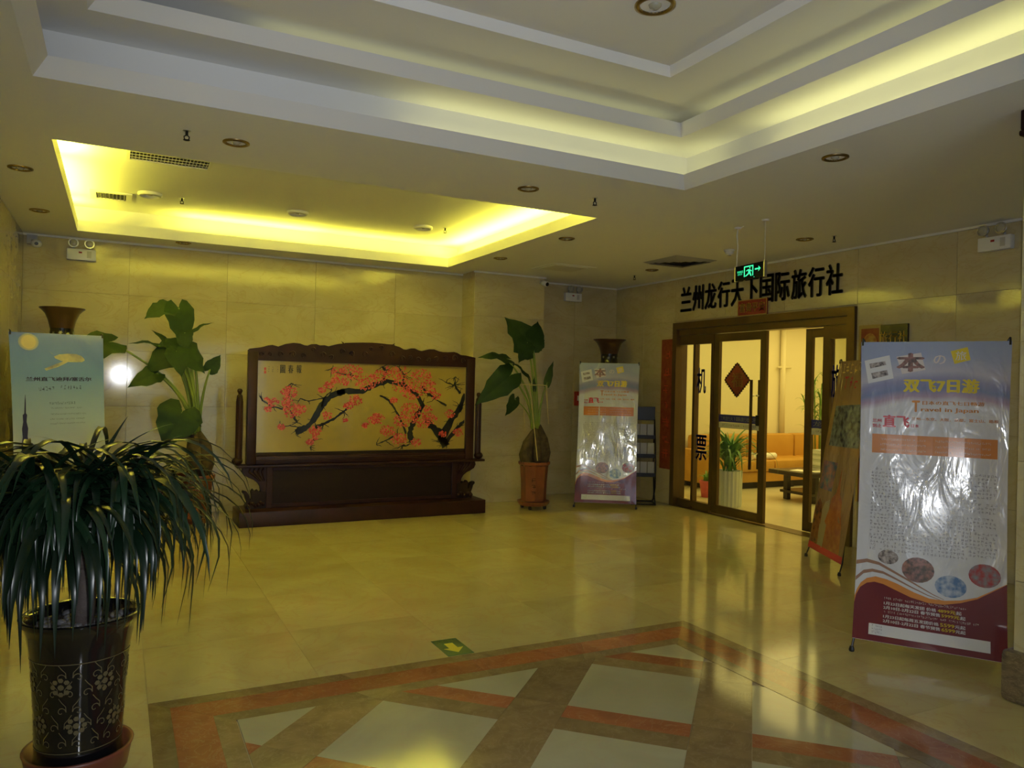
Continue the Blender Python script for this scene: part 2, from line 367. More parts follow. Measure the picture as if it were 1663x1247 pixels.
# ================================================================ THE SETTING
XL, XR, YB, YF, ZC, ZT = -.88, 6.37, 9.08, -2.6, 2.92, 3.75
ROWS = [0, .59, 1.18, 1.77, 2.36, 2.92]
_slab = {}
def slab(parent, w, h, loc, rz):
    """one marble slab, face towards local -y, origin at its lower left corner"""
    k = (round(w, 3), round(h, 3))
    if k not in _slab:
        g = .0012; b = .0012
        mb = MB(); mb.add([(g+b,0,g+b),(w-g-b,0,g+b),(w-g-b,0,h-g-b),(g+b,0,h-g-b),(g,b,g),(w-g,b,g),(w-g,b,h-g),(g,b,h-g),(g,.012,g),(w-g,.012,g),(w-g,.012,h-g),(g,.012,h-g)],
            [(0,1,2,3)]+[(i,4+i,4+(i+1) % 4,(i+1) % 4) for i in range(4)]+[(4+i,8+i,8+(i+1) % 4,4+(i+1) % 4) for i in range(4)])
        me = bpy.data.meshes.new('marble_slab'); me.from_pydata(mb.v, [], mb.f); me.materials.append(M['wall_marble']); _slab[k] = me
    o = link('marble_slab', _slab[k], parent); o.location = loc; o.rotation_euler = (0, 0, rz); return o
def slab_rows(parent, joints, place, rz, rows=ROWS, skip=None):
    for a, b in zip(joints, joints[1:]):
        for z0, z1 in zip(rows, rows[1:]):
            if skip and skip(a, b, z0, z1): continue
            slab(parent, b-a, z1-z0, place(a, z0), rz)
# back wall
wb = struct(MB().box(XL-.1, XR+.1, YB+.010, YB+.2, 0, ZT).build('wall_back', 'joint'))
slab_rows(wb, [XL, .08, 1.065, 2.05, 3.035, 3.95], lambda a, z: (a, YB, z), 0)
slab_rows(wb, [4.95, 5.66, XR], lambda a, z: (a, YB, z), 0)
# shallow pilaster beside the screen
PY = 8.70
wp = struct(MB().box(3.95, 4.94, PY+.010, YB+.01, 0, ZC).build('wall_pilaster', 'joint'))
slab_rows(wp, [3.94, 4.95], lambda a, z: (a, PY, z), 0)
for z0, z1 in zip(ROWS, ROWS[1:]):
    slab(wp, YB-PY, z1-z0, (3.94, YB, z0), -PI/2); slab(wp, YB-PY, z1-z0, (4.95, PY, z0), PI/2)
# left wall (faces +x)
wl = struct(MB().box(XL-.2, XL-.010, YF, YB+.1, 0, ZT).build('wall_left', 'joint'))
jy = [YB-.985*k for k in range(12)]+[YF]
slab_rows(wl, sorted(jy), lambda a, z: (XL, a, z), PI/2)
# right wall with the door opening (faces -x)
DY0, DY1, DZ = 5.04, 7.77, 2.34
mb = MB(); mb.box(XR+.010, XR+.12, YF, DY0, 0, ZT); mb.box(XR+.010, XR+.12, DY1, 9.55, 0, ZT); mb.box(XR+.010, XR+.12, DY0, DY1, DZ, ZT)
wr = struct(mb.build('wall_right', 'joint'))
def wr_slabs(js, rows): slab_rows(wr, js, lambda a, z: (XR, a+.0, z), -PI/2, rows)
def wr_place(j, rows):
    for a, b in zip(j, j[1:]):                       # a < b along y; local +x maps to -y, so the origin sits at b
        for z0, z1 in zip(rows, rows[1:]): slab(wr, b-a, z1-z0, (XR, b, z0), -PI/2)
wr_place([DY1, 8.425, YB], ROWS)
wr_place([DY0, 5.95, 6.86, DY1], [2.36, 2.92])
wr_place(sorted([DY0-.985*k for k in range(8)]+[YF]), ROWS)
# entrance wall behind the photographer, with its glazing
we = MB(); we.box(XL, 0, YF-.12, YF, 0, ZT); we.box(3.2, XR, YF-.12, YF, 0, ZT); we.box(0, 3.2, YF-.12, YF, 2.4, ZT)
struct(we.build('wall_entrance', 'wall_marble'))
wi = struct(MB().box(0, 3.2, YF-.075, YF-.065, 0, 2.4).build('window_1', 'door_glass'))
for x in (0, .8, 1.6, 2.4, 3.15): MB().box(x, x+.05, YF-.1, YF-.04, 0, 2.4).build('mullion', 'bronze', wi)
MB().box(0, 3.2, YF-.1, YF-.04, 2.34, 2.4).build('window_frame', 'bronze', wi)
struct(MB().box(XL-.2, 12.7, YF-.2, 9.7, ZT, ZT+.1).build('sky_block_slab', 'ceiling_paint'))  # unseen slab over the ceilings, added to keep sky light from leaking in

# column at the edge of the banner, with plinth and capital
co = struct(MB().box(3.962, 4.55, 1.5, 2.175, 0, ZC).build('wall_column', 'joint'))
for z0, z1 in zip(ROWS, ROWS[1:]):
    slab(co, .687, z1-z0, (3.95, 2.187, z0), -PI/2); slab(co, .61, z1-z0, (4.56, 2.187, z0), PI)
    slab(co, .61, z1-z0, (3.95, 1.5, z0), 0)
pb = smooth_angle(MB().bbox(3.908, 4.60, 1.45, 2.228, 0, .25, .03).build('plinth', 'dark_plinth', co))
pc = MB(); pc.bbox(3.928, 4.58, 1.47, 2.205, 2.785, 2.815, .012); pc.bbox(3.934, 4.575, 1.48, 2.20, 2.815, 2.915, .008); pc.build('capital', 'rosewood', co)

# ---------------------------------------------------------------- ceiling
T1 = (-.393, 3.57, -1.0, 4.283); T2 = (-.388, 3.55, 5.372, 8.63)
def rect(t, s, z): return [(t[0]+s, t[2]+s, z), (t[1]-s, t[2]+s, z), (t[1]-s, t[3]-s, z), (t[0]+s, t[3]-s, z)]
def ring(mb, t, s0, z0, s1, z1):
    mb.add(rect(t, s0, z0)+rect(t, s1, z1), [(i, (i+1) % 4, 4+(i+1) % 4, 4+i) for i in range(4)])
ce = MB()
for x0, x1, y0, y1 in ((XL, XR, YF, T1[2]), (XL, T1[0], T1[2], T1[3]), (T1[1], XR, T1[2], T1[3]), (XL, XR, T1[3], T2[2]), (XL, T2[0], T2[2], T2[3]), (T2[1], XR, T2[2], T2[3]), (XL, XR, T2[3], YB)):
    ce.add([(x0,y0,ZC),(x1,y0,ZC),(x1,y1,ZC),(x0,y1,ZC)], [(3,2,1,0)])
struct(ce.build('ceiling', 'ceiling_paint'))
# big stepped tray: lip leaning inwards, trough, recess, second lip, third moulding, centre
a = MB(); ring(a, T1, 0, ZC, .065, 3.008); ring(a, T1, .065, 3.008, .045, 3.012); ring(a, T1, .045, 3.012, 0, 2.94); ring(a, T1, 0, 2.94, -.10, 2.94)
struct(a.build('trim_1', 'tray_paint'))
a = MB(); ring(a, T1, -.10, 2.94, -.10, 3.19); ring(a, T1, -.10, 3.19, .23, 3.195); struct(a.build('ceiling_recess', 'tray_paint'))
a = MB(); ring(a, T1, .23, 3.195, .29, 3.265); ring(a, T1, .29, 3.265, .27, 3.268); ring(a, T1, .27, 3.268, .22, 3.215); ring(a, T1, .22, 3.215, .14, 3.215); struct(a.build('trim_2', 'tray_paint'))
a = MB(); ring(a, T1, .14, 3.215, .14, 3.33); ring(a, T1, .14, 3.33, .72, 3.33); struct(a.build('ceiling_upper_recess', 'tray_paint'))
a = MB(); ring(a, T1, .72, 3.33, .725, 3.315); ring(a, T1, .725, 3.315, .745, 3.315); ring(a, T1, .745, 3.315, .775, 3.365); struct(a.build('trim_3', 'tray_paint'))
a = MB(); a.add(rect(T1, .775, 3.365), [(0,1,2,3)]); struct(a.build('ceiling_centre', 'tray_paint'))
# rectangular cove over the screen
a = MB(); ring(a, T2, 0, ZC, 0, 3.026); ring(a, T2, 0, 3.026, -.02, 3.026); ring(a, T2, -.02, 3.026, -.02, 2.94); ring(a, T2, -.02, 2.94, -.20, 2.94); struct(a.build('trim_4', 'tray_paint'))
a = MB(); ring(a, T2, -.20, 2.94, -.20, 3.2); a.add(rect(T2, -.20, 3.2), [(0,1,2,3)]); struct(a.build('ceiling_cove', 'tray_paint'))
# thin painted strips where walls meet the ceiling
t5 = MB(); t5.box(XL, 3.94, YB-.015, YB, ZC-.02, ZC); t5.box(4.95, XR, YB-.015, YB, ZC-.02, ZC); t5.box(3.925, 4.965, PY-.015, PY, ZC-.02, ZC); struct(t5.build('trim_5', 'white_paint'))
struct(MB().box(XR-.015, XR, YF, YB-.015, ZC-.02, ZC).build('trim_6', 'white_paint'))

# ---------------------------------------------------------------- floor
fl_o = struct(MB().box(XL-.2, XR+.12, YF-.2, YB+.2, -.12, -.006).build('floor', 'joint'))
def clip(poly, ax, val, keep_less):
    out = []
    for i in range(len(poly)):
        p, q = poly[i], poly[(i+1) % len(poly)]
        ip = (p[ax] <= val) if keep_less else (p[ax] >= val); iq = (q[ax] <= val) if keep_less else (q[ax] >= val)
        if ip: out.append(p)
        if ip != iq:
            t = (val-p[ax])/(q[ax]-p[ax]); out.append((p[0]+t*(q[0]-p[0]), p[1]+t*(q[1]-p[1])))
    return out
def area(p): return abs(sum(p[i][0]*p[(i+1) % len(p)][1]-p[(i+1) % len(p)][0]*p[i][1] for i in range(len(p))))/2
def piece(name, poly, mat, gap=.0012):
    if len(poly) < 3 or area(poly) < .002: return
    c = (sum(p[0] for p in poly)/len(poly), sum(p[1] for p in poly)/len(poly))
    q = []
    for p in poly:
        d = math.hypot(p[0]-c[0], p[1]-c[1]); k = max(0, 1-gap/max(d, .01)); q.append(((p[0]-c[0])*k, (p[1]-c[1])*k))
    ar = sum(q[i][0]*q[(i+1) % len(q)][1]-q[(i+1) % len(q)][0]*q[i][1] for i in range(len(q)))
    if ar < 0: q = q[::-1]
    o = MB().prism(q, lambda p: (p[0], p[1], -.01), lambda p: (p[0], p[1], 0)).build(name, mat, fl_o); o.location = (c[0], c[1], 0)
BX0, BX1, BY1, BY0 = .15, 3.283, 3.852, -.9
TS = (BX1-BX0)/4
xs = [XL]+[BX0+TS*k for k in range(-1, 8)]+[XR]
ys = [YF]+[BY1+TS*k for k in range(-8, 7)]+[YB]
_ft = {}
for x0, x1 in zip(xs, xs[1:]):
    for y0, y1 in zip(ys, ys[1:]):
        if x1-x0 < .02 or y1-y0 < .02: continue
        if x0 > BX0-.01 and x1 < BX1+.01 and y1 < BY1+.01:
            if y0 >= BY0-.01: continue
            y1 = min(y1, BY0)
            if y1-y0 < .02: continue
        k = (round(x1-x0, 3), round(y1-y0, 3))
        if k not in _ft:
            w, h = k; mb = MB().box(-w/2+.0006, w/2-.0006, -h/2+.0006, h/2-.0006, -.01, 0)
            me = bpy.data.meshes.new('floor_tile'); me.from_pydata(mb.v, [], mb.f); me.materials.append(M['floor_marble']); _ft[k] = me
        o = link('floor_tile', _ft[k], fl_o); o.location = ((x0+x1)/2, (y0+y1)/2, 0)
# border bands, mitred, cut into slabs
def band(d0, d1, mat, name, n):
    for side in range(4):
        o_ = [(BX0+d0, BY0+d0), (BX1-d0, BY0+d0), (BX1-d0, BY1-d0), (BX0+d0, BY1-d0)]; i_ = [(BX0+d1, BY0+d1), (BX1-d1, BY0+d1), (BX1-d1, BY1-d1), (BX0+d1, BY1-d1)]
        A, B, Cc, D = o_[side], o_[(side+1) % 4], i_[(side+1) % 4], i_[side]
        cuts = [0]+[(k+R.uniform(-.15, .15))/n for k in range(1, n)]+[1]
        for a0, a1 in zip(cuts, cuts[1:]):
            lp = lambda P, Q, t: (P[0]+(Q[0]-P[0])*t, P[1]+(Q[1]-P[1])*t)
            piece(name, [lp(A, B, a0), lp(A, B, a1), lp(D, Cc, a1), lp(D, Cc, a0)], mat, .0006)
band(0, .088, 'brown_inlay', 'border_slab', 4); band(.088, .255, 'red_inlay', 'border_slab', 4); band(.255, .34, 'brown_inlay', 'border_slab', 4)
IX0, IX1, IY0, IY1 = BX0+.345, BX1-.345, BY0+.34, BY1-.338
def inlay(name, poly, mat):
    for ax, v, ls in ((0, IX0, False), (0, IX1, True), (1, IY0, False), (1, IY1, True)):
        if poly: poly = clip(poly, ax, v, ls)
    if poly: piece(name, poly, mat, .0008)
# diamonds with half diagonal hd on a lattice of step .586; bands between them
cx0, cy0, st, hd = 1.138, 3.044, .586, .404
def PQ(p, q): return ((p+q)/2, (p-q)/2)            # p = x+y, q = x-y
p0, q0, sp = cx0+cy0, cx0-cy0, 2*st
for i in range(-8, 6):
    for j in range(-5, 9):
        pc_, qc = p0+sp*i, q0+sp*j
        if i*0 == 0:
            x, y = PQ(pc_, qc)
            if not (IX0-1 < x < IX1+1 and IY0-1 < y < IY1+1): continue
            inlay('diamond_tile', [PQ(pc_-hd, qc-hd), PQ(pc_+hd, qc-hd), PQ(pc_+hd, qc+hd), PQ(pc_-hd, qc+hd)], 'cream_inlay')
            e = pc_+hd; f = pc_+sp-hd; m_ = e+.178
            inlay('band_slab', [PQ(e, qc-hd), PQ(m_, qc-hd), PQ(m_, qc+hd), PQ(e, qc+hd)], 'brown_inlay')
            inlay('band_slab', [PQ(m_, qc-hd), PQ(f, qc-hd), PQ(f, qc+hd), PQ(m_, qc+hd)], 'red_inlay')
            g, h = qc+hd, qc+sp-hd
            inlay('band_slab', [PQ(pc_-hd, g), PQ(pc_+hd, g), PQ(pc_+hd, h), PQ(pc_-hd, h)], 'brown_inlay')
            inlay('node_tile', [PQ(e, g), PQ(f, g), PQ(f, h), PQ(e, h)], 'brown_inlay')

# ---------------------------------------------------------------- office beyond the doors
OX1, OY0, OY1, OZ = 12.6, 4.0, 9.45, 2.75
struct(MB().box(XR+.12, OX1, OY0, OY1, -.12, 0).build('floor_office', 'office_floor'))
struct(MB().box(XR+.12, OX1, OY1, OY1+.1, 0, ZT).build('wall_office_back', 'office_wall'))
struct(MB().box(OX1, OX1+.1, OY0, OY1, 0, ZT).build('wall_office_side', 'office_wall'))
struct(MB().box(XR+.12, OX1, OY0-.1, OY0, 0, ZT).build('wall_office_front', 'office_wall'))
struct(MB().box(XR+.12, OX1, OY0, OY1, OZ, OZ+.05).build('ceiling_office', 'office_wall'))
struct(MB().box(XR+.12, XR+.125, DY1+.02, OY1, 0, OZ).build('wall_office_near', 'office_wall'))
struct(MB().box(XR-.03, XR+.17, DY0+.08, DY1-.08, -.02, .004).build('trim_7', 'bronze'))
pp = at_y(1272, 600, OY1-.06); px_ = pp.x
tag(MB().tube([(px_, OY1-.055, 0.6), (px_, OY1-.055, OZ)], .045, 12).tube([(px_-.13, OY1-.055, 1.9), (px_+.18, OY1-.055, 1.9)], .018, 8).build('wall_pipe', 'office_wall', smooth=True), 'cream vertical pipe with a side branch on office wall behind the sofa', 'pipe')

# ---------------------------------------------------------------- glass doors
d1 = struct(empty('door_1', (XR, 0, 0)))
X0 = -.035
fr = MB(); fr.box(X0, .15, DY1-.075, DY1, 0, DZ); fr.build('door_jamb', 'bronze', d1)
MB().box(X0, .15, DY0, DY0+.09, 0, DZ).build('door_jamb', 'bronze', d1)
MB().box(X0, .15, DY0+.09, DY1-.075, DZ-.085, DZ).build('door_head', 'bronze', d1)
MB().box(.01, .15, DY0+.09, DY1-.075, 2.175, DZ-.085).build('transom', 'bronze', d1)
# left fixed light: two narrow panes and mullions
for y0, y1 in ((7.40, 7.44), (7.065, 7.115)): MB().box(.03, .10, y0, y1, .03, 2.175).build('mullion', 'bronze', d1)
for y0, y1 in ((7.44, DY1-.075), (7.115, 7.40)):
    MB().box(.03, .10, y0, y1, .004, .10).build('bottom_rail', 'bronze', d1); MB().box(.03, .10, y0, y1, 2.06, 2.175).build('top_rail', 'bronze', d1)
    MB().box(.06, .068, y0, y1, .10, 2.06).build('glass_pane', 'door_glass', d1)
# right fixed light
MB().box(.03, .10, 5.37, 5.46, .004, 2.175).build('mullion', 'bronze', d1)
MB().box(.03, .10, DY0+.09, 5.37, .004, .10).build('bottom_rail', 'bronze', d1); MB().box(.03, .10, DY0+.09, 5.37, 2.04, 2.175).build('top_rail', 'bronze', d1)
MB().box(.06, .068, DY0+.09, 5.37, .10, 2.04).build('glass_pane', 'door_glass', d1)
def door_text(parent, txt, pxs, mat, X, name, bold=.012, front=-.001):
    """characters stuck flat to the lobby side of a pane; pxs = photo box x0, x1, y0, y1"""
    A = at_x(pxs[0], (pxs[2]+pxs[3])/2, X); B = at_x(pxs[1], (pxs[2]+pxs[3])/2, X); xm = (pxs[0]+pxs[1])/2
    zt, zb = at_x(xm, pxs[2], X).z, at_x(xm, pxs[3], X).z
    mb = flat_text(MB(), txt, 0, A.y-B.y, zb, zt, lambda x, y: (front, A.y-x, y), bold); return mb.build(name, mat, parent)
def on_door(o, X): o.location.x = X-XR
for t_, bx in (('机', (1132, 1147, 597, 639)), ('票', (1130, 1148, 706, 748)), ('旅', (1350, 1366, 592, 646))):
    o = door_text(d1, t_, bx, 'decal_blue', XR+.06, 'glass_lettering', .03); o.location.x = .058
def door_leaf(name, y0, y1, x, label, glass_w=.075):
    d = struct(empty(name, (XR+x, 0, 0))); d['label'] = label
    for a_, b_ in ((y0, y0+.085), (y1-.085, y1)): MB().bbox(-.022, .022, a_, b_, .012, 2.17, .004).build('stile', 'bronze', d)
    MB().bbox(-.02, .02, y0+.085, y1-.085, .012, .115, .004).build('bottom_rail', 'bronze', d); MB().bbox(-.02, .02, y0+.085, y1-.085, 2.075, 2.17, .004).build('top_rail', 'bronze', d)
    MB().box(-.004, .004, y0+.085, y1-.085, .115, 2.075).build('glass_pane', 'door_glass', d)
    return d
LX = .055
d2 = door_leaf('door_2', 6.235, 7.062, LX, 'closed bronze framed glass door leaf with a red diamond and blue strip')
d3 = door_leaf('door_3', 5.795-.82, 5.795, .18, 'slid-open bronze framed glass door leaf behind the right side panel')
def handle(d, y):
    h = MB().bbox(-.075, -.05, y-.014, y+.014, .60, 1.62, .006).build('handle', 'bronze', d)
    for z in (.78, 1.44): MB().tube([(-.055, y, z), (-.018, y, z)], .01, 8).build('handle_post', 'chrome', h)
    h2 = MB().bbox(.05, .075, y-.014, y+.014, .60, 1.62, .006).build('handle', 'bronze', d)
    for z in (.78, 1.44): MB().tube([(.018, y, z), (.055, y, z)], .01, 8).build('handle_post', 'chrome', h2)
handle(d2, 6.405)
MB().bbox(-.03, .03, 6.32, 6.365, 1.10, 1.22, .004).build('lock_box', 'black_metal', d2)
def glass_strip(d, X, ya, yb, side):
    s = MB().box(-.0058, -.0045, ya, yb, 1.115, 1.205).build('blue_strip', 'decal_blue_dark', d)
    mb = MB(); flat_text(mb, '兰州龙行天下国际旅行社 欢迎您' if side else '龙行天下', .02, (yb-ya)-.02, 1.135, 1.187, lambda x, y: (-.0064, yb-x, y), .01); mb.build('strip_lettering', 'decal_pale', s)
    p = MB().box(-.0055, -.0045, ya, yb, 1.045, 1.112).build('pale_strip', 'decal_pale', d)
    mb = MB(); glyph_line(mb, .05, (yb-ya)-.05, 1.066, .026, lambda x, y: (-.0062, yb-x, y), .85); mb.build('strip_lettering', 'bronze', p)
glass_strip(d2, 0, 6.322, 6.975, True); glass_strip(d3, 0, 5.2, 5.71, False)
# paper diamond on the left leaf
c = at_x(1197, 617, XR+LX-.008); hw = at_x(1177, 617, XR+LX-.008).y-c.y; hh = at_x(1197, 589, XR+LX-.008).z-c.z
fu = empty('paper_diamond', (XR+LX-.008, c.y, c.z)); tag(fu, 'red and gold lattice paper diamond stuck on the glass door', 'decoration')
MB().prism([(0, hh), (hw, 0), (0, -hh), (-hw, 0)], lambda p: (.0025, p[0], p[1]), lambda p: (0, p[0], p[1])).build('paper_sheet', 'fu_red', fu)
mb = MB(); r_ = .014
cs = [(0, hh), (hw, 0), (0, -hh), (-hw, 0)]
for i in range(4):
    A, B = cs[i], cs[(i+1) % 4]
    mb.tube([(-.001, A[0], A[1]), (-.001, B[0], B[1])], .006, 4)
    for k in range(1, 8):
        t = k/8; P = (A[0]+(B[0]-A[0])*t, A[1]+(B[1]-A[1])*t); mb.box(-.004, 0, P[0]-.012, P[0]+.012, P[1]-.012, P[1]+.012)
mb.build('lattice_border', 'rosewood', fu)
flat_text(MB(), '福', -hw*.45, hw*.45, -hh*.42, hh*.42, lambda x, y: (-.0012, -x, y), .02).build('paper_lettering', 'fu_gold', fu)

# ================================================================ CEILING AND WALL FITTINGS
def downlight(x, y, z, label, rim='brass', r=.078, group=None, drop=.012):
    t = empty('downlight', (x, y, z)); tag(t, label, 'downlight', group)
    MB().lathe([(r*.74, -.001), (r*.80, -drop), (r, -drop*.6), (r, -.0005)], 28, cap=False).build('rim', rim, t, True)
    MB().lathe([(r*.76, -.004), (r*.66, .012), (r*.3, .018), (.0005, .018)][::-1], 24, cap=False).build('reflector', 'downlight_dark', t, True)
    MB().sphere((0, 0, .004), r*.34, 12, (1, 1, .8)).build('bulb', 'bulb_glass', t, True)
for x, y, l in ((.60, 4.84, 'brass rimmed downlight between the two ceiling trays beside a forked sprinkler'),
    (2.60, 4.84, 'brass rimmed downlight between the two ceiling trays towards the exit sign'),
    (-.63, 6.23, 'downlight by the left wall, at the near end of the yellow cove'), (-.637, 7.75, 'downlight by the left wall, at the far end of the yellow cove'),
    (3.80, 6.27, 'downlight just right of the yellow cove, halfway along its edge'), (3.78, 7.66, 'downlight just right of the yellow cove near its far corner'),
    (3.82, 3.20, 'brass rimmed downlight beside the large stepped tray, in front of the big banner'),
    (5.65, 5.055, 'downlight near the right wall above the tan banner, beside a sprinkler'), (5.665, 7.36, 'downlight near the right wall beside the square diffuser'),
    (.58, 8.73, 'downlight close to the back wall between the yellow cove and the marble')): downlight(x, y, ZC, l)
for x, y, l in ((.227, 7.83, 'yellow lit downlight inside the cove beside the small slatted vent'), (1.578, 7.847, 'yellow lit downlight inside the cove over the left end of the painting'), (2.91, 7.82, 'yellow lit downlight inside the cove over the right end of the painting')):
    downlight(x, y, 3.2, l, 'white_paint', .105, None, .034)
q = at_z(1064, 8, 3.365); downlight(q.x, q.y, 3.365, 'large brass rimmed downlight in the centre of the stepped tray', 'brass', .10)

def sprinkler(x, y, z, label):
    t = empty('sprinkler', (x, y, z)); tag(t, label, 'sprinkler')
    MB().lathe([(.022, -.004), (.022, 0)], 14).build('escutcheon', 'chrome', t)
    MB().tube([(0, 0, -.002), (0, 0, -.03)], .008, 8).tube([(0, 0, -.026), (.014, 0, -.036), (.012, 0, -.05), (0, 0, -.056)], .0035, 6).tube([(0, 0, -.026), (-.014, 0, -.036), (-.012, 0, -.05), (0, 0, -.056)], .0035, 6).build('frame_arms', 'black_metal', t)
    MB().lathe([(.005, -.060), (.018, -.057), (.019, -.055), (.005, -.055)], 12).build('deflector', 'black_metal', t)
for x, y, z, l in ((.32, 4.76, ZC, 'small ceiling sprinkler beside the downlight between both trays above the left plants'), (3.155, 4.81, ZC, 'small ceiling sprinkler near the inner corner of the stepped tray'),
    (5.75, 4.81, ZC, 'small ceiling sprinkler near the right wall above the door lettering'), (5.77, 7.85, ZC, 'small ceiling sprinkler in the far corner above the small banner'), (3.14, 7.745, 3.2, 'small sprinkler inside the yellow cove'), (.50, 7.86, 3.2, 'small sprinkler inside the yellow cove close to the slatted vent')): sprinkler(x, y, z, l)

def vent(x0, x1, y0, y1, z, label, nslat, fw=.03, cross=False):
    t = empty('ceiling_vent', ((x0+x1)/2, (y0+y1)/2, z)); tag(t, label, 'vent'); hx, hy = (x1-x0)/2, (y1-y0)/2
    fm = MB()
    fm.box(-hx, hx, -hy, -hy+fw, -.012, 0); fm.box(-hx, hx, hy-fw, hy, -.012, 0); fm.box(-hx, -hx+fw, -hy+fw, hy-fw, -.012, 0); fm.box(hx-fw, hx, -hy+fw, hy-fw, -.012, 0)
    fm.build('frame', 'white_paint', t)
    MB().box(-hx+fw, hx-fw, -hy+fw, hy-fw, -.002, -.0005).build('backing', 'vent_dark', t)
    w = (2*hx-2*fw)/nslat
    me = None
    for k in range(nslat):
        xx = -hx+fw+w*(k+.5)
        if me is None:
            o = MB().add([(-w*.16, -hy+fw, -.010), (w*.16, -hy+fw, -.003), (w*.16, hy-fw, -.003), (-w*.16, hy-fw, -.010)], [(0, 1, 2, 3)]).add([(-w*.16, -hy+fw, -.011), (w*.16, -hy+fw, -.004), (w*.16, hy-fw, -.004), (-w*.16, hy-fw, -.011)], [(3, 2, 1, 0)]).build('slat', 'vent_slat', t); me = o.data
        else: o = link('slat', me, t)
        o.location.x = xx
    if cross:
        for k in range(3): MB().box(-hx+fw, hx-fw, -hy+fw+(2*hy-2*fw)*(k+1)/4-.004, -hy+fw+(2*hy-2*fw)*(k+1)/4+.004, -.012, -.008).build('cross_bar', 'vent_slat', t)
    return t
vent(.02, .63, 6.30, 6.67, 3.2, 'long slatted air grille at the near side of the yellow cove', 22, .025, True)
vent(-.27, .08, 7.95, 8.32, 3.2, 'small slatted air vent with wide white frame at far left of the yellow cove', 8, .05)
# square four-way diffuser
t = empty('square_diffuser', (5.53, 6.69, ZC)); tag(t, 'dark square four-way air diffuser in ceiling in front of the door lettering', 'vent')
for k, s_ in enumerate((.29, .21, .13, .06)):
    rr = (-s_, s_, -s_, s_); a = MB(); ring(a, rr, 0, -.002-.0, .05, -.022+.004*k); a.build('vane', 'grey_plastic' if k else 'grey_plastic', t)
MB().box(-.28, .28, -.28, .28, -.0015, -.0005).build('backing', 'vent_dark', t)
# access hatch and smoke detector
t = empty('ceiling_hatch', (4.73, 7.86, ZC)); tag(t, 'pale square access hatch in the ceiling near the far corner', 'hatch')
MB().box(-.30, .30, -.26, .26, -.004, 0).build('frame', 'ceiling_paint', t); MB().box(-.22, .22, -.19, .19, -.009, -.004).build('panel', 'white_paint', t)
t = empty('smoke_detector', (5.49, 5.87, ZC)); tag(t, 'white round smoke detector on ceiling beside the hanging exit sign', 'detector')
MB().lathe([(.05, -.018), (.055, -.012), (.055, 0)], 20).build('base', 'white_plastic', t, True); MB().lathe([(.012, -.052), (.03, -.05), (.042, -.038), (.045, -.018)], 20).build('sensor_head', 'white_plastic', t, True)
MB().lathe([(.02, -.058), (.022, -.05)], 12).build('sensor_cap', 'grey_plastic', t)

def emergency_light(loc, rz, label):
    """twin-head emergency lamp; local -y points into the room, origin at the box top centre on the wall"""
    t = empty('emergency_light', loc, rz); tag(t, label, 'emergency light')
    smooth_angle(MB().bbox(-.132, .132, -.06, 0, -.115, 0, .008).build('body', 'white_plastic', t))
    MB().box(-.025, .005, -.0625, -.0595, -.045, -.028).build('indicator', 'fire_red', t); MB().box(.05, .09, -.0625, -.0595, -.09, -.02).build('test_panel', 'vent_slat', t)
    for s_ in (-1, 1):
        h = MB().lathe([(.012, 0), (.03, .008), (.045, .03), (.048, .05), (.046, .052)], 18, cap=True)
        h.v = [(v[0]+s_*.072, -.045-v[2], .052+v[1]) for v in h.v]; ho = smooth_angle(h.build('lamp_head', 'chrome', t))
        MB().sphere((s_*.072, -.092, .052), .04, 12, (1, .35, 1)).build('lens', 'bulb_glass', ho, True)
        MB().tube([(s_*.072, -.03, 0), (s_*.072, -.04, .03)], .01, 8).build('bracket', 'grey_plastic', ho)
emergency_light((-.365, YB, 2.80), 0, 'white twin-head emergency light on back wall in the left corner above the vase')
emergency_light((5.605, YB, 2.795), 0, 'white twin-head emergency light on back wall in the far corner above small banner')
emergency_light((XR, 3.715, 2.80), -PI/2, 'white twin-head emergency light on right wall beside the column')
# cameras
t = empty('security_camera', (-.80, YB, 2.90)); tag(t, 'small white security camera on a dark bracket in the left wall corner', 'camera')
MB().box(-.045, .045, -.05, 0, -.09, 0).build('bracket', 'grey_plastic', t); MB().tube([(0, -.04, -.05), (.03, -.09, -.085)], .012, 8).build('arm', 'grey_plastic', t)
b_ = MB().sphere((.045, -.12, -.095), .05, 14, (1, 1, .8)).build('housing', 'white_plastic', t, True); MB().tube([(.045, -.16, -.1), (.048, -.175, -.102)], .018, 10).build('lens', 'black_plastic', b_)
q = at_y(873, 451, PY-.05)
t = empty('wall_camera', (4.90, PY, 2.85)); tag(t, 'small white bullet camera at the pilaster corner beside the tall plant', 'camera')
MB().lathe([(.028, 0), (.028, .012)], 14).build('mount', 'white_plastic', t).rotation_euler = (PI/2, 0, 0)
h = MB().tube([(0, -.01, 0), (.03, -.10, -.03)], .034, 14).build('housing', 'white_plastic', t, True); MB().tube([(.03, -.098, -.03), (.032, -.106, -.032)], .026, 12).build('lens', 'black_plastic', h)
# red fire call point behind the small banner
q0_, q1_ = at_y(932, 634, YB-.02), at_y(944, 660, YB-.02)
t = empty('fire_call_point', ((q0_.x+q1_.x)/2+.01, YB, (q0_.z+q1_.z)/2)); tag(t, 'red fire call point on marble wall beside the small banner', 'alarm')
smooth_angle(MB().bbox(-.06, .06, -.05, 0, -.1, .1, .008).build('box', 'fire_red', t)); MB().box(-.035, .035, -.053, -.049, -.03, .04).build('glass_plate', 'white_plastic', t)

# ---------------------------------------------------------------- hanging exit sign
ex = Vector((4.767, 4.84, 2.45)); ang = math.atan2(5.03-4.648, 4.79-4.745)      # direction along the sign
t = empty('exit_sign', ex, ang); tag(t, 'green glowing running-man exit sign hanging on two wires', 'sign')
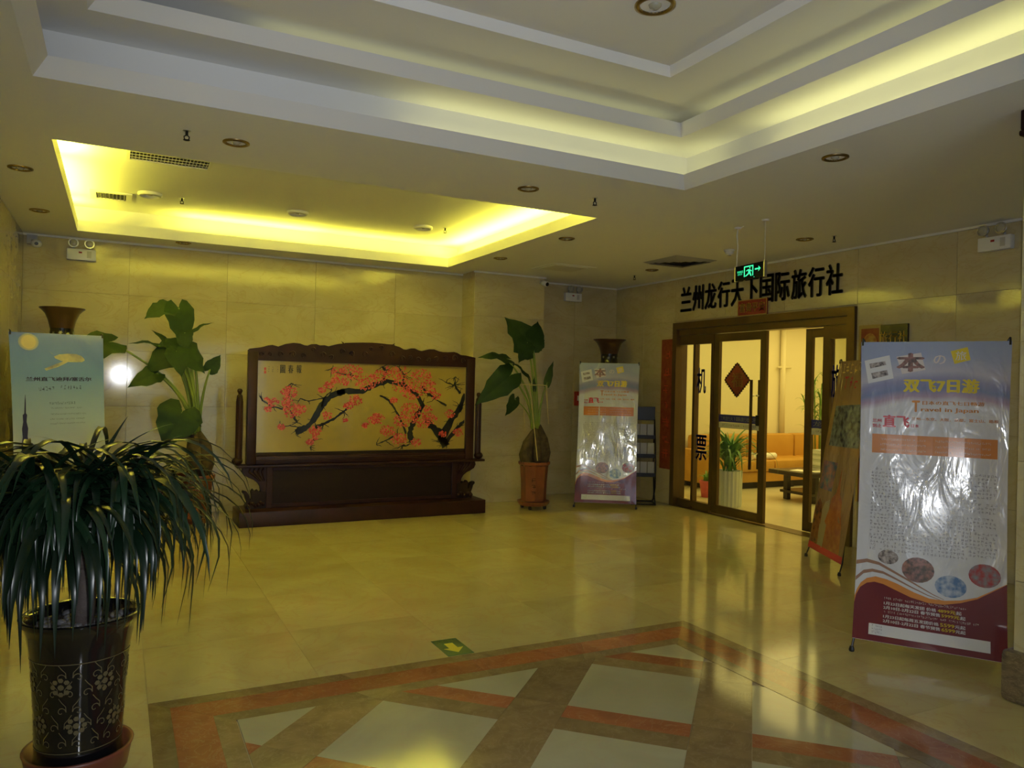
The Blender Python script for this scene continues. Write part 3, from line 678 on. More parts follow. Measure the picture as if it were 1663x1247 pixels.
# local x runs from the right end (as seen) to the left end; local +y faces the lobby
hl = .192
MB().box(-hl, hl, -.012, .012, 0, .125).build('panel', 'exit_black', t)
for s_ in (-1, 1): MB().box(s_*hl-.006, s_*hl+.006, -.014, .014, -.004, .129).build('edge_strip', 'chrome', t)
g = MB(); zf = .0135
def sp_(x, z): return (-x, zf, z)                    # x measured left to right as seen from the lobby
def spoly(pts): n = len(g.v); g.add([sp_(*p) for p in pts], [tuple(range(len(pts)))])
for r4 in ((-.07, .052, -.07+.014, .112+.0), (-.07, .0, 0, 0)): pass
def srect(x0, x1, z0, z1): spoly([(x0, z0), (x1, z0), (x1, z1), (x0, z1)])
srect(-.068, -.056, .022, .112); srect(.044, .056, .022, .112); srect(-.056, .044, .102, .112)           # door outline
spoly([(.004, .088), (.014, .084), (.018, .092), (.012, .1), (.003, .097)])                              # head
spoly([(-.012, .082), (.012, .08), (.02, .05), (.004, .046), (-.01, .056)])                              # body
spoly([(.004, .05), (.02, .052), (.034, .022), (.02, .022)]); spoly([(-.004, .056), (.006, .044), (-.02, .032), (-.046, .022), (-.05, .03), (-.022, .044)])
spoly([(-.012, .082), (-.01, .074), (-.036, .066), (-.04, .072)]); spoly([(.012, .08), (.014, .07), (.034, .058), (.036, .066)])
srect(.075, .125, .066, .078); spoly([(.12, .048), (.15, .072), (.12, .096), (.128, .072)])
spoly([(.06, .006), (.075, .006), (.0675, .013)])
g.build('pictogram', 'exit_green', t)
m_ = MB(); flat_text(m_, '安全出口', -.158, -.080, .062, .082, lambda x, y: sp_(x, y), .01); flat_text(m_, 'EXIT', -.150, -.088, .044, .056, lambda x, y: sp_(x, y), .0); m_.build('sign_lettering', 'exit_green', t)
for s_, nm in ((hl-.01, 1), (-hl+.01, 0)):
    w_ = MB().tube([(s_, 0, .125), (s_, 0, ZC-2.45)], .0022, 6).build('wire', 'white_plastic', t)
    MB().lathe([(.026, ZC-2.45-.014), (.03, ZC-2.45-.004), (.03, ZC-2.45)], 14, (s_, 0)).build('ceiling_cap', 'white_plastic', t)
MB().tube([(hl-.01, .004, .125), (hl-.014, .006, .22), (hl-.022, .004, .30), (hl+.004, .0, .40), (hl-.01, 0, .455), (hl-.10, .01, .463)], .004, 6).build('cable', 'white_plastic', t, True)

# ---------------------------------------------------------------- lettering over the doors
chars = '兰州龙行天下国际旅行社'; orders = ['first', 'second', 'third', 'fourth', 'fifth', 'sixth', 'seventh', 'eighth', 'ninth', 'tenth', 'last']
yA, yB_ = 7.655, 5.21; pitch = (yA-yB_)/(len(chars)-.12)
for i, ch in enumerate(chars):
    ya = yA-pitch*i; z0 = 2.475; hgt = .315; w = pitch*.9
    mb = solid_text(MB(), ch, -w/2, w/2, 0, hgt, lambda x, y, d: (-d, -x, y), .014, .028)
    o = mb.build('sign_character', 'letter_black'); o.location = (XR-.002, ya-w/2, z0)
    tag(o, 'black character %s, %s of the sign above the glass doors' % (ch, orders[i]), 'letter', 'black sign characters above the doors')
# red sign on the door head
A, B = at_x(1199, 489, XR-.03), at_x(1246, 509, XR-.03)
t = empty('red_door_sign', (XR-.03, (A.y+B.y)/2, 2.345)); tag(t, 'small red sign with gold characters standing on the door head', 'sign')
hw = (A.y-B.y)/2; MB().box(-.008, .008, -hw, hw, 0, .185).build('board', 'red_sign', t)
b_ = MB(); b_.box(-.0105, -.008, -hw, hw, 0, .010); b_.box(-.0105, -.008, -hw, hw, .175, .185); b_.box(-.0105, -.008, -hw, -hw+.01, .01, .175); b_.box(-.0105, -.008, hw-.01, hw, .01, .175); b_.build('border', 'gold_edge', t)
mb = MB(); flat_text(mb, '富贵平安', -hw+.03, hw-.03, .04, .15, lambda x, y: (-.009, -x, y), .03); mb.build('sign_lettering', 'gold_text', t)
# couplets and plaque
t = empty('door_couplet', (XR, 7.905, .45)); tag(t, 'red paper couplet hanging left of the glass doors behind the rack', 'couplet')
MB().box(-.006, 0, -.122, .122, 0, 1.69).build('paper_sheet', 'red_paper', t)
mb = MB(); b_ = MB()
for i in range(7): glyph_line(mb, -.075, .09, 1.40-i*.215, .15, lambda x, y: (-.0075, -x, y))
for s_ in (-1, 1): b_.box(-.0075, -.006, s_*.118-.004, s_*.118+.004, 0, 1.69)
stuff(mb.build('couplet_lettering', 'seal_red', t)); b_.build('border', 'gold_edge', t)
t = empty('door_couplet', (XR, 4.886, .45)); tag(t, 'gold and red couplet right of the doors, mostly behind the banners', 'couplet')
MB().box(-.006, 0, -.122, .122, 0, 1.70).build('paper_sheet', 'red_paper', t)
b_ = MB()
for s_ in (-1, 1): b_.box(-.0085, -.006, s_*.11-.012, s_*.11+.012, 0, 1.70)
b_.box(-.0085, -.006, -.098, .098, 1.665, 1.70); b_.build('border', 'gold_edge', t)
mb = MB(); mb.sphere((-.006, .0, 1.53), .075, 14, (.08, 1, 1.2)); mb.build('gold_figure', 'gold_paper', t)
t = empty('company_plaque', (XR, 4.74, 1.86)); tag(t, 'black company plaque with gold characters on wall above the big banner', 'plaque')
MB().box(-.025, 0, -.255, .02, 0, .28).build('board', 'plaque_black', t)
mb = MB()
for i, ch in enumerate('旅行社'): flat_text(mb, ch, -.03+i*.095, .055+i*.095, .10, .215, lambda x, y: (-.026, -x, y), .015)
mb.build('plaque_lettering', 'gold_text', t)
# green sticker on the floor
pts = [at_z(*p) for p in ((701, 1042), (740, 1036), (769, 1060), (728, 1067))]
t = empty('floor_exit_sticker', (1.718, 3.99, 0)); tag(t, 'dark green floor sticker with yellow arrow beside the inlaid border', 'sticker')
MB().box(-.078, .078, -.133, .133, .0002, .002).build('sticker_sheet', 'green_sign', t)
ar = [(-.026, .06), (.026, .06), (.026, -.02), (.06, -.02), (0, -.095), (-.06, -.02), (-.026, -.02)]
MB().add([(x, y, .0026) for x, y in ar], [(0, 1, 2, 6), (3, 4, 5), ]).add([(ar[i][0], ar[i][1], .0026) for i in (2, 3, 5, 6)], [(0, 1, 2, 3)]).build('arrow', 'sign_yellow', t)
mb = MB(); flat_text(mb, '安全出口', -.066, .066, .094, .122, lambda x, y: (x, y, .0026), .015); flat_text(mb, 'EXIT', -.05, .05, .072, .086, lambda x, y: (x, y, .0026), .01); mb.build('sticker_lettering', 'sign_mark', t)

# ================================================================ CARVED STANDING SCREEN
SY = 8.25
sc = empty('carved_screen', (2.465, SY, 0)); tag(sc, 'carved dark rosewood floor screen with plum blossom painting against the marble wall', 'screen')
def S_(x, z, y=0): return (x-2.465, y, z)
smooth_angle(MB().bbox(1.10-2.465, 3.83-2.465, -.245, .235, 0, .155, .008).build('plinth', 'rosewood', sc))
MB().box(1.42-2.465, 3.52-2.465, -.03, .03, .155, .585).build('lower_panel', 'rosewood_dark', sc)
for x in (1.40, 3.49): MB().bbox(x-2.465-.01, x+.055-2.465, -.05, .05, .155, .585, .006).build('panel_post', 'rosewood', sc)
b_ = MB(); b_.bbox(1.455-2.465, 3.485-2.465, -.045, -.03, .165, .20, .004); b_.build('panel_rail', 'rosewood', sc)
MB().bbox(1.455-2.465, 3.485-2.465, -.045, -.03, .545, .58, .004).build('panel_rail', 'rosewood', sc)
bm_ = MB(); bm_.bbox(1.09-2.465, 3.885-2.465, -.085, .085, .585, .612, .006); smooth_angle(bm_.build('shelf_board', 'rosewood', sc))
# frame round the picture
for x0, x1 in ((1.185, 1.282), (3.645, 3.752)): smooth_angle(MB().bbox(x0-2.465, x1-2.465, -.045, .035, .612, 1.79, .012).build('frame_stile', 'rosewood', sc))
lo = smooth_angle(MB().bbox(1.282-2.465, 3.645-2.465, -.04, .035, .612, .70, .012).build('frame_rail', 'rosewood', sc))
smooth_angle(MB().bbox(1.282-2.465, 3.645-2.465, -.052, -.035, .65, .672, .005).build('bead_moulding', 'rosewood', lo))
MB().bbox(1.282-2.465, 3.645-2.465, -.03, .035, .70, .735, .006).build('frame_rail', 'rosewood_dark', sc)
# carved crest: silhouette measured along the top edge
crest = [(115,140),(130,132),(165,128),(190,125),(215,120),(240,113),(265,110),(300,120),(322,112),(345,104),(390,98),(430,102),(455,112),(475,115),(497,106),(525,105),(548,113),(575,112),(600,119),(625,112),(660,104),(690,101),(700,98),(740,97),(800,96),(860,97),(910,101),(950,106),(985,108),(995,115),(1020,122),(1045,136),(1065,139),(1090,131),(1112,131),(1135,142),(1155,147),(1175,142),(1200,136),(1228,137),(1255,148),(1280,153),(1310,154),(1345,152),(1365,158),(1385,170),(1420,174),(1460,186)]
top = [at_y(370+x/3.667, 530+y/3.667, SY-.03) for x, y in crest]
poly = [(p.x, p.z) for p in top]; poly = [(1.185, poly[0][1])]+poly[1:-1]+[(3.752, poly[-1][1])]
cr = MB(); n = len(poly)
for i in range(n-1):
    (xa, za), (xb, zb) = poly[i], poly[i+1]; zl = 1.695
    cr.add([S_(xa, zl, -.04), S_(xb, zl, -.04), S_(xb, zb, -.04), S_(xa, za, -.04), S_(xa, zl, .03), S_(xb, zl, .03), S_(xb, zb, .03), S_(xa, za, .03)], [(0,1,2,3), (7,6,5,4), (3,2,6,7), (1,0,4,5)])
cro = cr.build('carved_crest', 'rosewood', sc)
for k in range(22):                                   # carved scrolls and clouds in relief
    cx = 1.30+k*.109+R.uniform(-.02, .02); zt = min(p[1] for p in poly if abs(p[0]-cx) < .12); cz = R.uniform(1.745, max(1.75, zt-.035)); r0 = R.uniform(.022, .038); s_ = R.choice((-1, 1))
    pts = [S_(cx+s_*r0*(1-.14*q/2)*math.cos(q*.7)*(1-q/14), cz+r0*(1-q/14)*math.sin(q*.7), -.043) for q in range(11)]
    MB().tube(pts, [.010-.0006*q for q in range(11)], 6).build('carved_scroll', 'rosewood', cro, True)
for px, py, s_ in ((694, 100, 1), (985, 110, -1)):
    p = at_y(370+px/3.667, 530+py/3.667, SY-.03); MB().tube([S_(p.x, p.z-.01, -.01), S_(p.x-.01*s_, p.z+.006, -.01), S_(p.x-.028*s_, p.z+.016, -.01)], [.009, .007, .002], 6).build('horn_tip', 'rosewood', cro, True)
# turned side posts, their blocks, brackets beneath
for s_, xp in ((-1, 1.112), (1, 3.815)):
    po_ = MB().lathe([(.001, 1.40), (.018, 1.396), (.026, 1.382), (.026, 1.368), (.018, 1.352), (.016, 1.340), (.028, 1.325), (.030, 1.30), (.034, 1.28), (.034, .78), (.036, .72), (.036, .66)][::-1], 16, (xp-2.465, -.02)); smooth_angle(po_.build('side_post', 'rosewood', sc))
    for k in range(6):
        ang_ = PI*2*k/6+.3; MB().tube([(xp-2.465+.034*math.cos(ang_), -.02+.034*math.sin(ang_), .70), (xp-2.465+.034*math.cos(ang_), -.02+.034*math.sin(ang_), 1.27)], .005, 5).build('flute_bead', 'rosewood', sc)
    MB().sphere((xp-2.465+s_*.012, -.02, .652), .05, 14, (1.1, 1.1, .85)).build('post_drum', 'rosewood', sc, True)
    # carved bracket: scroll above, little dragon below
    xi = 1.395 if s_ < 0 else 3.545
    def B_(dx, z, y=0): return (xi-2.465+s_*dx, y, z)
    prof = [(0, .585), (.235, .585), (.245, .545), (.225, .505), (.18, .478), (.13, .455), (.09, .425), (.065, .385), (.055, .33), (0, .33)]
    br = MB(); br.prism(prof, lambda p: B_(p[0], p[1], .03), lambda p: B_(p[0], p[1], -.03)); bo = br.build('carved_bracket', 'rosewood', sc)
    for q in range(4):
        MB().tube([B_(.03+.045*q, .575, -.033), B_(.05+.042*q, .54, -.036), B_(.04+.03*q, .50, -.036), B_(.02+.018*q, .44, -.033)], [.009, .011, .009, .004], 6).build('carved_scroll', 'rosewood', bo, True)
    prof = [(0, .155), (.20, .155), (.215, .19), (.19, .225), (.205, .26), (.215, .30), (.238, .325), (.232, .345), (.195, .335), (.175, .305), (.165, .27), (.148, .25), (.145, .285), (.155, .335), (.135, .36), (.115, .335), (.09, .35), (.065, .325), (.05, .345), (0, .33)]
    dg_ = MB(); dg_.prism(prof, lambda p: B_(p[0], p[1], .035), lambda p: B_(p[0], p[1], -.035)); do_ = dg_.build('carved_bracket', 'rosewood_dark', sc)
    for q in range(7): MB().sphere(B_(.03+.026*q, .20+.018*math.sin(q*1.7), -.033), .02, 8, (1, .7, 1)).build('carved_boss', 'rosewood', do_, True)
# picture
pn = MB().box(1.282-2.465, 3.645-2.465, -.012, .0, .735, 1.70).build('painting_panel', 'painting_gold', sc)
PYc = -.0128
def PT(px, py):                                       # screen-crop pixel to panel plane
    p = at_y(370+px/3.667, 530+py/3.667, SY-.012); return (p.x, p.z)
ink = MB()
def clampx(p): return (min(max(p[0], 1.287), 3.640), min(max(p[1], .74), 1.695))
def stroke(mb, pts, w0, w1, y=PYc):
    P = [PT(*p) for p in pts]; n = len(P); A = []
    # resample with jitter for a brushy edge
    Q = []
    for i in range(n-1):
        for k in range(5):
            t = k/5; Q.append((P[i][0]+(P[i+1][0]-P[i][0])*t+R.uniform(-.004, .004), P[i][1]+(P[i+1][1]-P[i][1])*t+R.uniform(-.004, .004)))
    Q.append(P[-1]); m = len(Q); vs = []
    for i, q in enumerate(Q):
        a, b = Q[max(i-1, 0)], Q[min(i+1, m-1)]; dx, dz = b[0]-a[0], b[1]-a[1]; L_ = math.hypot(dx, dz) or 1; w = (w0+(w1-w0)*i/(m-1))*R.uniform(.7, 1.3)
        for sg in (1, -1): u = clampx((q[0]-dz/L_*w*sg, q[1]+dx/L_*w*sg)); vs.append(S_(u[0], u[1], y))
    mb.add(vs, [(2*i+1, 2*i+3, 2*i+2, 2*i) for i in range(m-1)])
big = [([(1300,712),(1265,640),(1215,595),(1180,560)], .055, .03), ([(1260,690),(1330,560),(1385,480),(1412,400)], .045, .02), ([(1290,700),(1370,600),(1412,560)], .03, .015), ([(1090,690),(1085,620),(1110,560),(1160,470),(1120,400),(1050,350),(950,325),(870,350),(800,385),(700,385),(650,395)], .03, .028),
    ([(700,385),(620,410),(560,470),(510,560),(470,600),(405,632)], .028, .03), ([(720,480),(690,505),(640,545),(570,580),(520,600)], .008, .016), ([(410,570),(385,520),(350,480)], .014, .006), ([(345,495),(270,480),(205,440),(190,415)], .010, .003),
    ([(905,410),(960,440),(1000,500),(1040,580),(1060,640)], .010, .012), ([(1385,400),(1350,350),(1300,335)], .016, .004), ([(1350,350),(1355,300)], .012, .003), ([(930,320),(940,270),(920,240)], .016, .010), ([(1040,350),(1050,290),(1020,245)], .014, .006), ([(1240,430),(1190,400),(1150,360)], .014, .01),
    ([(430,430),(480,445),(560,430),(620,410)], .004, .007), ([(885,705),(940,680),(1010,640)], .004, .010), ([(560,480),(570,430),(620,380)], .010, .004), ([(1300,470),(1230,430)], .012, .006), ([(1040,710),(1060,712)], .012, .01), ([(375,340),(372,370),(360,430)], .002, .008), ([(620,250),(660,280),(740,290)], .003, .007), ([(300,600),(370,590),(420,600)], .003, .006), ([(490,720),(505,680),(530,610)], .002, .006)]
for pts, a_, b__ in big: stroke(ink, pts, a_, b__)
for k in range(190):                                  # twigs
    pts, a_, b__ = R.choice(big); i = R.randrange(len(pts)); p = pts[i]; d = R.uniform(0, 2*PI); l = R.uniform(25, 70)
    stroke(ink, [p, (p[0]+math.cos(d)*l*.5+R.uniform(-8, 8), p[1]+math.sin(d)*l*.5), (p[0]+math.cos(d)*l, p[1]+math.sin(d)*l*.8)], .005, .0015)
ink.build('ink_branches', 'ink', pn)
clusters = [(370,390,45),(340,390,25),(270,450,32),(380,500,55),(430,490,35),(350,450,35),(520,620,36),(490,690,22),(520,660,20),(600,350,28),(650,270,34),(740,270,60),(820,330,65),(760,440,40),(900,300,50),(1000,270,65),(1040,350,60),(1150,300,60),(1100,390,60),(1190,360,50),(1240,410,30),(1090,500,60),(1150,560,60),(1040,560,50),(900,550,36),(950,620,42),(1020,670,46),(860,560,30),(1200,550,45),(1320,520,30),(1370,630,30),(720,470,30),(590,530,30),(1280,640,22),(320,600,22),(700,560,14),(240,490,22),(230,430,10),(820,590,20),(640,320,25),(560,380,20),(880,530,16),(1120,690,30),(1190,490,25),(990,440,22),(690,330,30)]
bl = {'blossom_red': MB(), 'blossom_pink': MB()}
for cx, cy, r0 in clusters:
    for k in range(int(r0*1.7)):
        d = R.uniform(0, 2*PI); rr = r0*math.sqrt(R.random()); p = PT(cx+math.cos(d)*rr*1.05, cy+math.sin(d)*rr*.8)
        if not (1.30 < p[0] < 3.62 and .76 < p[1] < 1.68): continue
        m_ = bl['blossom_red' if R.random() < .65 else 'blossom_pink']; s_ = R.uniform(.007, .0135); a0 = R.uniform(0, PI)
        rim = []
        for q in range(10): a_ = a0+2*PI*q/10; rad = s_*(1 if q % 2 == 0 else .62); rim.append(S_(p[0]+rad*math.cos(a_), p[1]+rad*math.sin(a_), PYc-.0004-.0004*R.random()))
        m_.add(rim, [tuple(range(10))])
for k_, m_ in bl.items(): stuff(m_.build('painted_blossoms', k_, pn))
tx = MB()
for ch, cx in (('圖', 327), ('春', 375), ('報', 424)):
    a_, b__ = PT(cx-16, 278), PT(cx+16, 230); flat_text(tx, ch, a_[0], b__[0], a_[1], b__[1], lambda x, y: S_(x, y, PYc), .02)
for cx in (298, 268, 245):
    a_ = PT(cx-6, 272); glyph_line(tx, a_[0], a_[0]+.02, a_[1], .016, lambda x, y: S_(x, y, PYc)); glyph_line(tx, a_[0], a_[0]+.02, a_[1]+.022, .016, lambda x, y: S_(x, y, PYc)); glyph_line(tx, a_[0], a_[0]+.02, a_[1]+.044, .016, lambda x, y: S_(x, y, PYc))
stuff(tx.build('inscription', 'ink', pn))
se = MB()
for cy in (252, 272):
    a_, b__ = PT(216, cy+8), PT(229, cy-8); se.add([S_(a_[0], a_[1], PYc), S_(b__[0], a_[1], PYc), S_(b__[0], b__[1], PYc), S_(a_[0], b__[1], PYc)], [(0, 1, 2, 3)])
stuff(se.build('seal_stamps', 'seal_red', pn))

# ================================================================ TALL VASES
def vase(x, y, rm, label):
    t = empty('floor_vase', (x, y, 0)); tag(t, label, 'vase')
    k = rm/.2
    body = [(.15*k, 0), (.16*k, .03), (.15*k, .08), (.16*k, .3), (.21*k, .8), (.25*k, 1.25), (.24*k, 1.5), (.17*k, 1.68), (.115*k, 1.78), (.103*k, 1.86), (.104*k, 1.955)]
    smooth_angle(MB().lathe(body, 32).build('body', 'vase_dark', t), 60)
    neck = [(.104*k, 1.955), (.11*k, 1.985), (.124*k, 2.04), (.15*k, 2.10), (.18*k, 2.135), (.2*k, 2.15), (.2*k, 2.158), (.185*k, 2.15), (.14*k, 2.10), (.10*k, 2.02), (.09*k, 1.97)]
    MB().lathe(neck, 32, cap=False).build('trumpet_mouth', 'vase_brown', t, True)
    for q in range(10):
        a_ = 2*PI*q/10+.25; rr = .1045*k
        fm = MB(); c_ = Vector((rr*math.cos(a_), rr*math.sin(a_), 1.90+.012*(q % 2))); u_ = Vector((-math.sin(a_), math.cos(a_), 0)); w_ = Vector((0, 0, 1)); nn = Vector((math.cos(a_), math.sin(a_), 0))
        rim = []
        for z in range(12): g_ = 2*PI*z/12; rad = .022 if z % 2 == 0 else .011; rim.append(c_+nn*.002+u_*rad*math.cos(g_)+w_*rad*math.sin(g_))
        fm.add(rim, [tuple(range(12))]); fm.build('painted_flower', 'vase_flower', t)
    return t
vase(-.505, 8.72, .2, 'tall brown trumpet-mouthed vase in left corner behind the blue poster')
vase(6.04, 8.76, .225, 'tall brown trumpet-mouthed vase in far corner behind small banner')

# ================================================================ BANNERS ON X-STANDS
class Sheet:
    """a hanging print between four 3-D corners; P(u, t, d): u left to right, t from the top down, d out of the print towards the viewer"""
    def __init__(s, TL, TR, BL, BR, bulge=.012, seed=0):
        s.c = [Vector(p) for p in (TL, TR, BL, BR)]; s.b = bulge; s.s = seed
        s.n = ((s.c[1]-s.c[0]).cross(s.c[2]-s.c[0])).normalized()
        mid = sum(s.c, Vector())/4
        if s.n.dot(CAM-mid) < 0: s.n = -s.n
        s.w = (s.c[1]-s.c[0]).length; s.h = (s.c[2]-s.c[0]).length
    def P(s, u, t, d=0):
        a = .016*4*t*(1-t)*(1-2*u)                     # vinyl pulled at the corners: sides curve in slightly
        uu = u+a
        p = s.c[0]*(1-uu)*(1-t)+s.c[1]*uu*(1-t)+s.c[2]*(1-uu)*t+s.c[3]*uu*t
        z = s.b*(math.sin(PI*u)*.6+.28*math.sin(7*u+5*t+s.s)+.22*math.sin(11*u-6*t+2*s.s))*math.sin(PI*min(max(t, 0), 1))**.5
        return p+s.n*(z+d)
_BH = None
def homography(src):
    """photo quad (TL, TR, BR, BL) to the unit square; returns f(x, y) -> (u, t)"""
    import numpy as np
    A = []; b = []
    for (x, y), (u, v) in zip(src, ((0, 0), (1, 0), (1, 1), (0, 1))):
        A += [[x, y, 1, 0, 0, 0, -u*x, -u*y], [0, 0, 0, x, y, 1, -v*x, -v*y]]; b += [u, v]
    h = np.linalg.solve(np.array(A, float), np.array(b, float))
    return lambda x, y: ((h[0]*x+h[1]*y+h[2])/(h[6]*x+h[7]*y+1), (h[3]*x+h[4]*y+h[5])/(h[6]*x+h[7]*y+1))
class Print:
    """pieces of one print laid out in (u, t), later mapped onto any sheet"""
    def __init__(s): s.g = {}; s.lay = 0
    def mb(s, key): return s.g.setdefault(key, MB())
    def add(s, key, pts, faces, d): s.mb(key).add([(p[0], p[1], d) for p in pts], faces)
    def grid(s, key, quad, nx=6, ny=6, d=.0006):
        a, b, c_, e = quad; pts = []
        for j in range(ny+1):
            for i in range(nx+1):
                u, v = i/nx, j/ny; pts.append(tuple(a[k]*(1-u)*(1-v)+b[k]*u*(1-v)+c_[k]*u*v+e[k]*(1-u)*v for k in (0, 1)))
        s.add(key, pts, [(j*(nx+1)+i, j*(nx+1)+i+1, (j+1)*(nx+1)+i+1, (j+1)*(nx+1)+i) for j in range(ny) for i in range(nx)], d)
    def strip(s, key, A, B, d, nv=3):
        n = len(A); pts = [tuple(A[i][k]+(B[i][k]-A[i][k])*j/nv for k in (0, 1)) for j in range(nv+1) for i in range(n)]
        s.add(key, pts, [(j*n+i, j*n+i+1, (j+1)*n+i+1, (j+1)*n+i) for j in range(nv) for i in range(n-1)], d)
    def disc(s, key, c_, ru, rt, d, n=20):
        pts = [c_]+[(c_[0]+ru*r_*math.cos(2*PI*i/n), c_[1]+rt*r_*math.sin(2*PI*i/n)) for r_ in (.5, 1) for i in range(n)]
        s.add(key, pts, [(0, 1+i, 1+(i+1) % n) for i in range(n)]+[(1+i, 1+n+i, 1+n+(i+1) % n, 1+(i+1) % n) for i in range(n)], d)
    def text(s, key, txt, u0, u1, t0, t1, d=.0014, bold=.015):
        vs, fs = fit_text(txt, u0, u1, -t1, -t0, bold); s.add(key, [(x, -y) for x, y in vs], fs, d)
    def fine(s, key, u0, u1, t, h, w=.44, d=.0012, fill=.93):
        m = MB(); glyph_line(m, u0*w, u1*w, 0, h*1.0, lambda x, y: (x/w, t-y, d), fill); s.mb(key).add(m.v, m.f)
    def put(s, sheet, parent, kinds=()):
        for (name, mat), m in s.g.items():
            o = MB().add([sheet.P(*v) for v in m.v], m.f).build(name, mat, parent)
            if name in ('fine_print', 'corner_hook', 'price_lines'): stuff(o)
def banner(name, label, sheet, matname, prints, feet, back, group=None):
    base = sum((Vector(f) for f in feet), Vector())/2; base.z = 0
    t = empty(name, base); tag(t, label, 'banner', group)
    nx, ny = 20, 36; vs = []; uv = []
    for j in range(ny+1):
        for i in range(nx+1): vs.append(sheet.P(i/nx, j/ny)); uv.append((i/nx, 1-j/ny))
    m = MB().add([v-base for v in vs], [(j*(nx+1)+i, (j+1)*(nx+1)+i, (j+1)*(nx+1)+i+1, j*(nx+1)+i+1) for j in range(ny) for i in range(nx)])
    k = len(m.v); m.add([v-base-sheet.n*.0008 for v in vs], [f[::-1] for f in m.f[:]]); uv = uv+uv
    so = m.build('banner_sheet', matname, t, True, uv)
    class Off:
        P = staticmethod(lambda u, t_, d=0: sheet.P(u, t_, d)-base)
    prints.put(Off, so)
    # stand: hub behind the sheet, four poles to the corners, rear leg, rubber feet
    ctr = sheet.P(.5, .42)-base-sheet.n*.10
    hub = MB().sphere(ctr, .022, 10).build('hub', 'black_plastic', t, True)
    for (u, tt), up in (((0.012, .006), 1), ((.988, .006), 1)):
        p = sheet.P(u, tt)-base; tip = p+Vector((0, 0, .03))-sheet.n*.01
        MB().tube([ctr, p.lerp(ctr, .5)-sheet.n*.02, tip], .006, 6).build('pole', 'black_metal', t)
        MB().tube([tip, tip+sheet.n*.012-Vector((0, 0, .008)), p+sheet.n*.006-Vector((0, 0, .012))], .006, 6).build('corner_hook', 'black_plastic', t)
    for (u, tt), f in (((.015, .99), feet[0]), ((.985, .99), feet[1])):
        f = Vector(f)-base; p = sheet.P(u, tt)-base-sheet.n*.012
        MB().tube([ctr, p, f+Vector((0, 0, .018))], .006, 6).build('pole', 'black_metal', t)
        MB().lathe([(.014, 0), (.016, .01), (.011, .03)], 10, (f.x, f.y)).build('rubber_foot', 'black_plastic', t)
    rl = Vector((back[0], back[1], 0)).normalized()*.38; e_ = Vector((ctr.x+rl.x, ctr.y+rl.y, .0))
    MB().tube([ctr, e_+Vector((0, 0, .012))], .006, 6).build('rear_leg', 'black_metal', t); MB().lathe([(.014, 0), (.012, .02)], 10, (e_.x, e_.y)).build('rubber_foot', 'black_plastic', t)
    return t
# -- the travel print, traced in photo pixels on the large banner
Hq = homography(((1402, 555), (1648, 556), (1640, 1081), (1385, 1041)))
tp = Print()
def z2(x, y): return Hq(1380+x/5.668, 540+y/5.668)
def z3(x, y): return Hq(1380+x/5.42, 860+y/5.42)
def quad(key, pts, f, nx=4, ny=4, d=.0008): tp.grid(key, [f(*p) for p in pts], nx, ny, d)
quad(('white_card', 'print_white'), ((150, 260), (385, 210), (420, 425), (180, 472)), z2)
quad(('card_photo', 'print_photo_a'), ((195, 288), (345, 265), (352, 300), (203, 332)), z2, d=.0013); quad(('card_photo', 'print_photo_a'), ((210, 375), (360, 347), (372, 395), (222, 430)), z2, d=.0013)
def utext(key, txt, x0, y0, x1, y1, f, bold=.015, d=.0014):
    a, b = f(x0, y0), f(x1, y1); tp.text(key, txt, a[0], b[0], min(a[1], b[1]), max(a[1], b[1]), d, bold)
quad(('photo_backing', 'print_pale_text'), ((450, 225), (680, 190), (720, 350), (500, 385)), z2, d=.0007)
utext(('photo_character', 'print_photo_d'), '本', 450, 190, 715, 370, z2, .05)
utext(('pale_character', 'print_pale_text'), 'の', 795, 215, 910, 300, z2, .02)
quad(('yellow_square', 'print_yellow'), ((955, 180), (1110, 142), (1140, 262), (990, 298)), z2)
utext(('yellow_square_character', 'print_white'), '旅', 1000, 180, 1100, 265, z2, .0, .0013)
utext(('yellow_headline', 'print_yellow'), '双飞7日游', 510, 425, 1225, 575, z2, .06)
utext(('orange_title', 'print_orange_text'), 'T', 590, 630, 665, 740, z2, .05); utext(('orange_title', 'print_orange_text'), '日本の直飞七日畅游', 690, 635, 1275, 692, z2, .03); utext(('orange_title', 'print_orange_text'), 'ravel in Japan', 675, 695, 1220, 765, z2, .03)
utext(('red_title', 'print_red'), '直飞', 312, 760, 565, 885, z2, .05); utext(('red_title', 'print_red'), '兰州', 215, 795, 300, 832, z2, .03); utext(('red_title', 'print_red'), '到止', 213, 842, 300, 880, z2, .03); utext(('red_title', 'print_red'), '日本', 580, 850, 655, 885, z2, .03)
utext(('orange_route', 'print_orange_text'), '兰州—东京、大阪、京都、富士山、箱根', 585, 785, 1410, 850, z2, .03)
a, b = z2(210, 935), z2(1400, 1185); t0_, t1_ = a[1], z2(210, 1110)[1]; ub0, ub1 = a[0], b[0]
tp.grid(('orange_bar', 'print_orange'), ((ub0, t0_), (ub1, t0_+.002), (ub1, t1_), (ub0, t1_)), 8, 3, .0008)
for k in range(4):
    tp.fine(('fine_print', 'print_pale_text'), ub0+.06, ub0+.38, t0_+.014+.0175*k+.007, .0085, .78, .0013); tp.fine(('fine_print', 'print_pale_text'), ub0+.44, ub1-.03-.1*(k == 3), t0_+.014+.0175*k+.007, .0085, .78, .0013)
tb0, tb1 = Hq(1418, 765)[1], Hq(1415, 895)[1]; nl = 24
